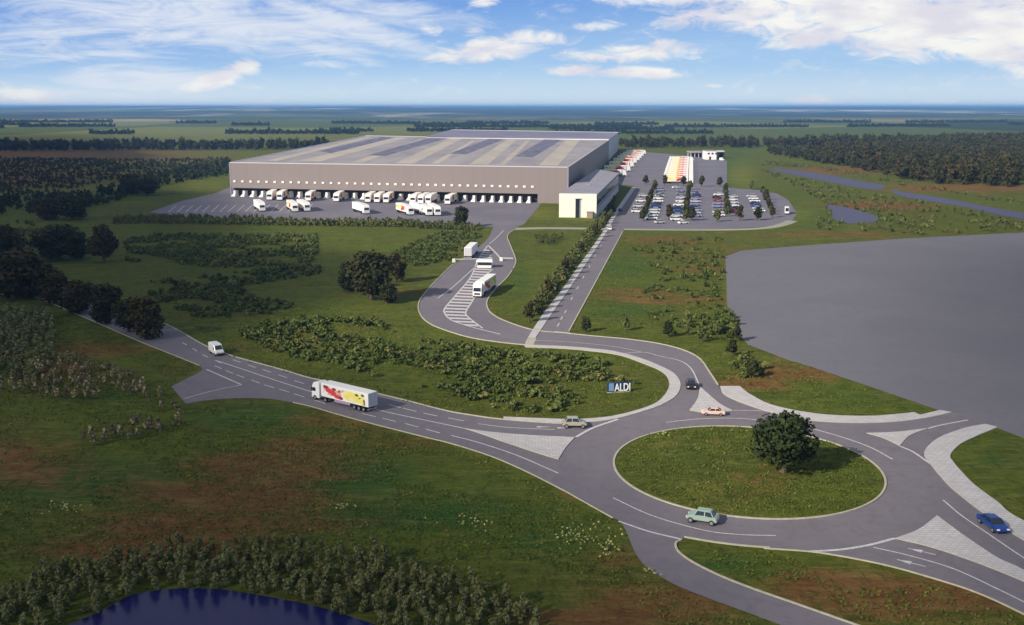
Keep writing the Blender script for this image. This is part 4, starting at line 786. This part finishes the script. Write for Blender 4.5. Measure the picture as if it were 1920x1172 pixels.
for ci, (a, b, n_) in enumerate((((1226, 358), (1206, 414), 10), ((1291, 360), (1286, 413), 10), ((1360, 359), (1364, 406), 9), ((1431, 364), (1448, 408), 9))):
    for i in range(n_):
        f = i/(n_-1); tree('car_park_tree', SM[(i+ci) % 3], (a[0]+(b[0]-a[0])*f, a[1]+(b[1]-a[1])*f), 'small tree in the %s planted strip of the car park, %s from the far end' % (ORD[ci], ORD[i]), 'trees in the %s planted strip' % ORD[ci], sc=.95+.2*random.random())
for i in range(26):
    f = i/25; f2 = 1-(1-f)**1.5; x = 992+(1150-992)*f2; y = 604+(402-604)*f2
    tree('avenue_tree', SM[2 if i % 4 == 0 else 1], (x, y), 'young tree in the line left of the access road, %s from the near end' % ordw(i+1), 'young trees along the access road', sc=.8+.25*random.random())
for i in range(7): tree('young_tree', SM[1], (1120+i*5.5+random.uniform(-2, 2), 428-i*8), 'young green tree at the avenue head beside the office, %s from the left' % ordw(i+1), 'young trees beside the office wing', sc=.9)
for i, (x, y) in enumerate([(1098, 622), (1172, 620), (1253, 632), (1315, 642), (1372, 668), (1396, 688), (1412, 708), (1345, 628), (1380, 640), (1290, 628)]):
    tree('roadside_bush', SM[i % 2], (x, y), 'pale green bushy sapling on the verge below the grey plot, %s from the left' % ORD[sorted([1098, 1172, 1253, 1315, 1372, 1396, 1412, 1345, 1380, 1290]).index(x)], 'saplings along the loop road verge', sc=(.75, .75, .8), cat='bush')

def field(poly, step, keep=.9, clump=0, seed=1, world=False):
    rg = np.random.default_rng(seed); P = np.array([[g.x, g.y] for g in (poly if world else [G(*p) for p in poly])]); x0, y0 = P.min(0); x1, y1 = P.max(0)
    gx, gy = np.meshgrid(np.arange(x0, x1, step), np.arange(y0, y1, step)); x = (gx+rg.uniform(-.5, .5, gx.shape)*step*.95).ravel(); y = (gy+rg.uniform(-.5, .5, gy.shape)*step*.95).ravel()
    ok = inpoly(x, y, P) & (rg.random(len(x)) < keep)
    if clump:
        ph = rg.random(6)*6.28; nz = np.sin(x*.13+ph[0]+1.3*np.sin(y*.09+ph[1]))+np.sin(y*.17+ph[2]+1.2*np.sin(x*.11+ph[3]))+.7*np.sin((x+y)*.31+ph[4]); ok &= nz > -clump
    return np.stack([x[ok], y[ok]], 1)
WP = WPOLY
def dry_(pts):
    for w in WP: pts = pts[~inpoly(pts[:, 0], pts[:, 1], w)]
    return pts
def scatter(name, pts, protos, mt, s0, s1, label, cat, seed=3, kind='stuff', squash=1.0):
    pts = dry_(pts)
    rg = np.random.default_rng(seed); Vs, Ts, Ws = [], [], []
    which = rg.integers(0, len(protos), len(pts))
    for k, (V, Q, T) in enumerate(protos):
        p = pts[which == k]; m = len(p)
        if not m: continue
        s = rg.uniform(s0, s1, m); a = rg.random(m)*6.283; ca, sa = np.cos(a)*s, np.sin(a)*s
        X = V[None, :, 0]*ca[:, None]-V[None, :, 1]*sa[:, None]+p[:, :1]; Y = V[None, :, 0]*sa[:, None]+V[None, :, 1]*ca[:, None]+p[:, 1:2]
        Z = V[None, :, 2]*(s*rg.uniform(.8, 1.2, m)*squash)[:, None]
        Vs.append(np.stack([X, Y, Z], 2).reshape(-1, 3)); sh = rg.random(m)
        Ts.append(np.clip(T[None]*.5+sh[:, None]*.5, 0, 1).ravel()); Ws.append(np.repeat(np.where(rg.random(m) < .14, rg.random(m)*.9, 0), len(V)))
    V = np.concatenate(Vs); me = mesh_np(name, V, np.arange(len(V)).reshape(-1, 4), [mt], np.concatenate(Ts), np.concatenate(Ws))
    return meta(link(name, me), label, cat, kind=kind)
def pr_shrub(h, r, n, size, seed, k=4, base=.1):
    rg = np.random.default_rng(seed); C, R = crown_blobs(base, h, r, k, rg); return leaves(C, R, n, size, rg=rg)
SH = [pr_shrub(1.25, 1.0, 64, .42, s) for s in (31, 32, 33, 34)]; SL = [pr_shrub(1.0, 1.0, 26, .5, s) for s in (35, 36, 37)]
TR = [pr_shrub(9, 3.6, 150, 1.15, s, 7) for s in (41, 42, 43)]; RD = [pr_shrub(2.0, .5, 42, .34, s, 3) for s in (51, 52, 53)]; HG = [pr_shrub(2.2, 1.3, 44, .6, s) for s in (61, 62)]
beds = [([(230, 452), (300, 440), (440, 441), (590, 440), (600, 470), (575, 497), (420, 503), (240, 490)], 'dark shrub bed in the meadow below the truck yard'),
        ([(250, 532), (400, 518), (500, 503), (600, 498), (606, 514), (440, 540), (480, 560), (565, 572), (500, 590), (380, 600), (300, 568)], 'dark shrub bed in the middle of the meadow'),
        ([(440, 627), (520, 603), (600, 598), (700, 600), (760, 636), (860, 648), (960, 660), (1100, 672), (1180, 690), (1235, 702), (1195, 722), (1125, 718), (1130, 738), (1100, 752), (1040, 775), (960, 775), (850, 742), (760, 718), (640, 690), (520, 665)], 'large dark shrub bed inside the road loop left of the sign'),
        ([(735, 476), (800, 445), (850, 430), (905, 440), (862, 486), (780, 500)], 'shrub bed left of the lorry entrance')]
for i, (p, l) in enumerate(beds): scatter('shrub_bed', field(p, 1.8, .80, 1.15, 100+i), SH, 'leaf_shrub', .5, 1.35, l, 'shrubs', 200+i, squash=.8)
scatter('yard_hedge', field([(215, 412), (330, 408), (560, 414), (800, 418), (905, 428), (900, 434), (740, 426), (560, 424), (320, 420), (210, 420)], 2.4, .85, 1.3, 5), HG, 'leaf_hedge', .7, 1.15, 'long green hedge along the near edge of the truck yard', 'hedge', 6, None)
scatter('avenue_hedge', field([(996, 600), (1012, 590), (1050, 538), (1086, 486), (1122, 436), (1146, 402), (1136, 402), (1100, 440), (1060, 490), (1018, 545), (985, 592)], 2.2, .8, 1.4, 7), HG, 'leaf_hedge', .7, 1.2, 'long green hedge planted left of the straight access road', 'hedge', 7, None)
scatter('rough_scrub', field([(1180, 460), (1355, 444), (1358, 560), (1372, 640), (1300, 632), (1240, 610), (1180, 560), (1240, 520)], 3.0, .55, .6, 8), SL, 'leaf_shrub', .6, 1.3, 'low rough scrub on the field left of the grey plot', 'scrub', 9)
scatter('verge_shrubs', field([(1300, 600), (1362, 575), (1400, 650), (1440, 690), (1425, 715), (1395, 712), (1370, 680), (1310, 645), (1240, 625)], 1.9, .6, .4, 18), SH, 'leaf_shrub', .7, 1.3, 'bushy verge below the corner of the grey plot', 'shrubs', 19)
scatter('waterside_reeds', field([(1420, 320), (1480, 330), (1560, 352), (1650, 368), (1800, 396), (1925, 422), (1925, 434), (1700, 444), (1560, 440), (1520, 424), (1540, 400), (1545, 380), (1480, 345)], 4.2, .55, .5, 28), RD+SL, 'leaf_hedge', 1.0, 1.8, 'reeds and rough grass around the ditches right of the car park', 'reeds', 29)
scatter('ditch_reeds', field([(1430, 310), (1520, 316), (1640, 338), (1700, 352), (1800, 366), (1940, 392), (1940, 384), (1780, 358), (1640, 332), (1540, 312), (1440, 304)], 4.0, .6, .5, 38), RD+SL, 'leaf_hedge', 1.0, 1.7, 'pale reeds along the far bank of the ditch', 'reeds', 39)
scatter('left_scrub', field([(-40, 372), (0, 370), (60, 366), (150, 352), (200, 340), (300, 330), (430, 318), (430, 296), (300, 300), (150, 298), (-60, 296)], 4.0, .8, .7, 48), HG, 'leaf_brown', .45, 1.05, 'dark brown scrubland left of the warehouse', 'scrub', 49)
scatter('hillside_bushes', field([(180, 358), (250, 345), (330, 322), (430, 306), (432, 328), (300, 348), (220, 380), (140, 400), (0, 405), (-40, 380), (100, 370)], 5.0, .6, .4, 58), HG, 'leaf_tree', 1.2, 2.4, 'dark bushes on the slope left of the truck yard', 'bushes', 59)
scatter('flowering_scrub', field([(-30, 420), (60, 418), (100, 432), (110, 455), (40, 462), (-30, 460)], 2.6, .7, .6, 68), SH, 'leaf_hedge', .8, 1.3, 'yellow green scrub at the left edge of the meadow', 'scrub', 69)
scatter('tree_belt', field([(-80, 285), (200, 283), (430, 282), (620, 280), (620, 276), (430, 277), (0, 277), (-80, 277)], 11, .9, 0, 78), TR, 'leaf_brown', .9, 1.45, 'dark belt of trees behind the left fields and warehouse', 'trees', 79)
scatter('tree_belt', field([(1160, 279), (1330, 278), (1480, 278), (1700, 276), (1960, 276), (1960, 262), (1700, 266), (1480, 270), (1300, 272), (1160, 273)], 14, .9, 0, 88), TR, 'leaf_brown', .9, 1.5, 'belt of trees crossing behind the lorry park', 'trees', 89)
scatter('woodland', field([(1500, 300), (1560, 308), (1625, 322), (1690, 336), (1752, 345), (1850, 350), (1960, 352), (1990, 300), (1990, 262), (1820, 262), (1660, 270), (1560, 284)], 7.5, .86, 1.1, 98), TR, 'leaf_brown', .75, 1.35, 'dense brown woodland right of the lorry park beyond the ditches', 'woodland', 99)
scatter('ditch_bushes', field([(1450, 280), (1530, 284), (1620, 296), (1600, 316), (1500, 300), (1440, 288)], 9, .7, .6, 108), HG, 'leaf_brown', 1.8, 3.4, 'dark bushes between the lorry park and the woodland', 'bushes', 109)
rows_ = []
for k, (yy, sx) in enumerate([(252, 1), (247.5, 2), (243, 3), (239, 4), (235.5, 5), (232.5, 6), (230, 7)]):
    rg = np.random.default_rng(700+k); x = -500.0
    while x < 2500:
        L_ = rg.uniform(60, 320); xs_ = np.arange(x, x+L_, 5200/(50*FP/(yy-200))); dy = rg.uniform(-.8, .8); tl = rg.uniform(-.006, .006)
        if rg.random() < (.2 if k < 3 else .38): rows_ += [tuple(G(u, yy+dy+tl*(u-x)+rg.uniform(-.12, .12)).to_2d()) for u in xs_]
        x += L_+rg.uniform(0, 90)
scatter('distant_trees', np.array(rows_), TR, 'leaf_tree', .7, 1.3, 'far off hedgerows and tree lines between the fields below the horizon', 'trees', 120)
TU = [leaves([(0, 0, .08)], [(.45, .45, .12)], 6, .17, rg=np.random.default_rng(900+k)) for k in range(3)]
for i, (p, st_, cl, l) in enumerate([
    ([(-60, 870), (120, 852), (350, 772), (420, 755), (545, 762), (700, 806), (800, 830), (920, 866), (1050, 929), (1145, 982), (1158, 1010), (1185, 1060), (1255, 1112), (1400, 1170), (1450, 1200), (1050, 1200), (1000, 1130), (860, 1085), (620, 1025), (380, 1000), (130, 1055), (-60, 1120)], 0.85, 1.2, 'rough grass tufts over the large near field'),
    ([(1300, 1030), (1430, 1036), (1580, 1052), (1745, 1092), (1912, 1158), (2000, 1200), (1680, 1190), (1495, 1126), (1349, 1070)], 0.85, 1.3, 'rough grass tufts between the south lane and the east road'),
    ([(430, 672), (540, 700), (760, 755), (930, 784), (1150, 775), (1240, 745), (1245, 700), (1150, 668), (1000, 655), (860, 634), (790, 610), (700, 590), (500, 560), (350, 600), (400, 650)], 1.15, 1.3, 'rough grass tufts inside the road loop'),
    ([(1075, 618), (1165, 445), (1355, 444), (1358, 560), (1372, 620), (1400, 655), (1480, 682), (1700, 762), (1640, 777), (1500, 768), (1400, 730), (1350, 715), (1290, 655), (1180, 632)], 1.2, 1.3, 'rough grass tufts on the field beside the grey plot'),
    ([(100, 590), (260, 650), (370, 690), (320, 722), (340, 765), (100, 845), (-40, 860), (-40, 700)], 1.1, 1.3, 'rough grass tufts around the pale saplings')]):
    scatter('rough_grass', field(p, st_, .8, cl, 800+i), TU, 'leaf_grass', .7, 1.5, l, 'grass', 820+i)
c_ = [((RC.x+18.0*math.sqrt(u)*math.cos(a)), (RC.y+18.0*math.sqrt(u)*math.sin(a))) for u, a in zip(rng.random(1800), rng.random(1800)*6.283)]
o_ = scatter('rough_grass', np.array(c_), TU, 'leaf_grass', .6, 1.3, 'rough grass tufts on the roundabout island', 'grass', 850)
vz = np.empty(len(o_.data.vertices)*3); o_.data.vertices.foreach_get('co', vz); vz = vz.reshape(-1, 3); vz[:, 2] += .05+.55*(1-((vz[:, 0]-RC.x)**2+(vz[:, 1]-RC.y)**2)/RI**2); o_.data.vertices.foreach_set('co', vz.ravel())
# flower specks on the near grass
def specks():
    rg = np.random.default_rng(5); V = []
    for (cx, cy, rx, ry, n) in [(1090, 1010, 55, 24, 80), (1140, 1030, 20, 20, 20), (120, 955, 50, 12, 30), (640, 952, 30, 6, 20), (880, 985, 60, 12, 24), (1235, 820, 24, 6, 14), (1220, 1075, 30, 12, 24)]:
        for _ in range(n):
            g = G(cx+rg.normal()*rx*.5, cy+rg.normal()*ry*.5); s = .07+.11*rg.random(); h = .25+.35*rg.random(); zz = 0 if (g-RC).length > RI else .05+.55*(1-((g-RC).length/RI)**2)
            if inpoly(np.array([g.x]), np.array([g.y]), [tuple(p.to_2d()) for p in pl+pr[::-1]])[0]: continue
            if (g-RC).length > RI-.5 and (g-RC).length < RO+.5: continue
            a = rg.random()*3.14; c_, s_ = math.cos(a)*s, math.sin(a)*s; V += [(g.x-c_, g.y-s_, zz+h-.08), (g.x+s_, g.y-c_, zz+h), (g.x+c_, g.y+s_, zz+h+.08), (g.x-s_, g.y+c_, zz+h)]
    V = np.array(V); return meta(link('meadow_flowers', mesh_np('meadow_flowers', V, np.arange(len(V)).reshape(-1, 4), ['leaf_flower'], np.repeat(rg.random(len(V)//4), 4), np.repeat((rg.random(len(V)//4) < .3)*1.0, 4))), 'pale yellow flower heads scattered in the rough grass', 'flowers', kind='stuff')
specks()
# bushes round the near pond: the nearest 300 of them as things of their own
PB = []
for k, (h, r, n, sz) in enumerate([(2.2, .62, 420, .19), (1.8, .74, 420, .19), (2.5, .60, 440, .19), (1.6, .62, 360, .18), (2.0, .85, 480, .20)]):
    rg = np.random.default_rng(300+k); C, R = crown_blobs(.0, h, r*.8, 7, rg, .3); V, Q, T = leaves(C, R, n, sz, rg=rg); PB.append(((V, Q, T), mesh_np('pond_bush', V, Q, ['leaf_pond'], T, np.repeat((rg.random(n) < .08)*.6, 4))))
ring = [(-40, 1135), (50, 1098), (130, 1072), (210, 1046), (290, 1028), (345, 1010), (400, 1020), (470, 1018), (560, 1012), (620, 1036), (700, 1046), (780, 1066), (860, 1094), (940, 1116), (1010, 1150), (1040, 1190), (740, 1190), (664, 1161), (591, 1140), (500, 1122), (416, 1110), (338, 1108), (260, 1117), (221, 1133), (182, 1154), (100, 1192), (-60, 1192)]
pts = dry_(field(ring, 1.36, .93, 0, 400)); o_ = np.argsort((pts[:, 0]+12)**2*.25+pts[:, 1]**2); pts = pts[o_]; rg = np.random.default_rng(8)
px_, py_ = PX(pts[:, 0], pts[:, 1]); vis = (py_ < 1210) & (px_ > -20); pts = np.concatenate([pts[vis], pts[~vis]])
for p in pts[:300]:
    o = link('pond_bush', PB[rg.integers(0, 5)][1]); o.location = (p[0], p[1], 0); s = .72+.42*rg.random(); o.scale = (s, s, s*(.85+.4*rg.random())); o.rotation_euler = (rg.normal()*.06, rg.normal()*.06, rg.random()*6.28)
    meta(o, '%s bush %s around the near pond' % ('narrow upright' if o.data.name[-1] in '20' else 'broad rounded', 'at the left end of the belt' if p[0] < -34 else 'at the right end of the belt' if p[0] > 0 else 'in the middle of the belt'), 'bush', 'bushes ringing the near pond')
if len(pts) > 300: scatter('pond_bushes', pts[300:], [b[0] for b in PB], 'leaf_pond', .55, .85, 'remaining bushes of the dense belt around the near pond', 'bushes', 9)
print('POND BUSHES', len(pts))
# young plants on the left
RP = []
for k, (h, r, n, sz) in enumerate([(2.3, .42, 110, .28), (1.9, .5, 110, .28), (1.5, .45, 90, .26)]):
    rg = np.random.default_rng(320+k); C, R = crown_blobs(.3, h, r, 4, rg, .4); V, Q, T = leaves(C, R, n, sz, rg=rg); mb = MB(); limb(mb, (0, 0, 0), (0, 0, h*.7), .06, .03, 5)
    RP.append(((V, Q, T), mesh_np('sapling', V, Q, ['leaf_reed'], T, np.repeat((rg.random(n) < .3)*.9, 4))))
a1 = field([(-10, 600), (20, 585), (90, 590), (105, 620), (100, 680), (60, 720), (-20, 700)], 1.35, .95, 0, 501)
scatter('reed_bed', a1, [b[0] for b in RP], 'leaf_pond', .9, 1.5, 'dense dark green reed bed at the left edge above the pale saplings', 'reeds', 10)
a2 = np.concatenate([field([(-10, 730), (40, 700), (110, 672), (160, 672), (230, 700), (275, 735), (290, 760), (200, 752), (130, 756), (60, 745), (-10, 745)], 1.75, .85, 1.3, 502), field([(130, 838), (200, 812), (340, 788), (352, 800), (260, 826), (140, 852)], 1.8, .7, 1.2, 503), field([(270, 735), (300, 745), (350, 775), (352, 790), (300, 775)], 2.2, .5, 0, 504)])
rg = np.random.default_rng(77)
for p in a2[:290]:
    o = link('sapling', RP[rg.integers(0, 3)][1]); o.location = (p[0], p[1], 0); s = .8+.5*rg.random(); o.scale = (s, s, s*(.8+.4*rg.random())); o.rotation_euler.z = rg.random()*6.28
    meta(o, 'pale feathery sapling in the patch left of the side road junction', 'sapling', 'pale saplings on the left meadow')
print('SAPLINGS', len(a2))
# the dark pit with reeds beside the lorry entrance
scatter('ditch_planting', field([(1000, 440), (1048, 438), (1056, 448), (1040, 462), (1006, 458)], 1.8, .8, .5, 601), RD, 'leaf_hedge', .8, 1.2, 'small clump of reeds beside the path below the office wing', 'reeds', 602)

# ---------------------------------------------------------------- air
def haze():
    mb = MB(); mb.box(-62000, 62000, -62000, 62000, -1.0, 75.0); o = mb.build('haze', []); m = bpy.data.materials.new('haze'); m.use_nodes = True; nt = m.node_tree; nt.nodes.clear()
    v = nt.nodes.new('ShaderNodeVolumePrincipled'); v.inputs['Color'].default_value = (.24, .52, 1, 1); v.inputs['Density'].default_value = HAZE; v.inputs['Anisotropy'].default_value = 0
    out = nt.nodes.new('ShaderNodeOutputMaterial'); nt.links.new(v.outputs[0], out.inputs['Volume']); o.data.materials.append(m); meta(o, kind='stuff')
HAZE = 9e-5
haze()

# added unseen volume, its thickness shaped to darken the left, right and near ground
def cloud_bank():
    Z0, SIG = 620.0, .02; off = trav/(-trav.z)*Z0                   # a ground point p is shaded by the cloud at p - off
    nx, ny = 150, 170; X = np.linspace(-1500, 420, nx); Y = 20+2100*(np.linspace(0, 1, ny)**1.7); gx, gy = np.meshgrid(X, Y)
    x, y = PX(gx, gy); ok = np.isfinite(x); x = np.nan_to_num(x, nan=0); y = np.nan_to_num(y, nan=3000)
    ss = lambda v, a, b: np.clip((v-a)/(b-a), 0, 1)**2*(3-2*np.clip((v-a)/(b-a), 0, 1))
    tau = 2.5*ss(-x, -410+0*y, 120)*ss(y, 232, 290)*(1-.45*ss(y, 860, 1080))+.34*ss(y, 900, 1250)+.75*ss(x, 1480, 2000)*ss(y, 300, 600)
    wob = 1+.22*np.sin(gx*.021+1.5*np.sin(gy*.017))+.18*np.sin(gy*.031+1.2*np.sin(gx*.027))
    edge = np.minimum.reduce([ss(gx, -1500, -1350), ss(-gx, -420, -330), ss(-gy, -2120, -1800), np.clip((gy-20)/25, 0, 1)])
    h = .05+np.clip(tau*wob, 0, 3.2)*edge/(SIG/math.sin(rad(SUN_EL)))
    top = np.stack([gx-off.x, gy-off.y, Z0+h], 2).reshape(-1, 3); bot = top.copy(); bot[:, 2] = Z0-h.ravel()*.05
    n_ = nx*ny; idx = np.arange(n_).reshape(ny, nx); a, b, c, d = idx[:-1, :-1].ravel(), idx[:-1, 1:].ravel(), idx[1:, 1:].ravel(), idx[1:, :-1].ravel()
    Q = [np.stack([a, b, c, d], 1), np.stack([a, d, c, b], 1)+n_]
    for e in (idx[0], idx[::-1, 0], idx[-1, ::-1], idx[:, -1]): Q.append(np.stack([e[:-1], e[:-1]+n_, e[1:]+n_, e[1:]], 1))
    me = mesh_np('cloud', np.concatenate([top, bot]), np.concatenate(Q), []); m = bpy.data.materials.new('cloud'); m.use_nodes = True; nt = m.node_tree; nt.nodes.clear()
    v = nt.nodes.new('ShaderNodeVolumePrincipled'); v.inputs['Color'].default_value = (.95, .95, .95, 1); v.inputs['Density'].default_value = SIG
    out = nt.nodes.new('ShaderNodeOutputMaterial'); nt.links.new(v.outputs[0], out.inputs['Volume']); me.materials.append(m)
    meta(link('cloud', me), kind='structure')
cloud_bank()
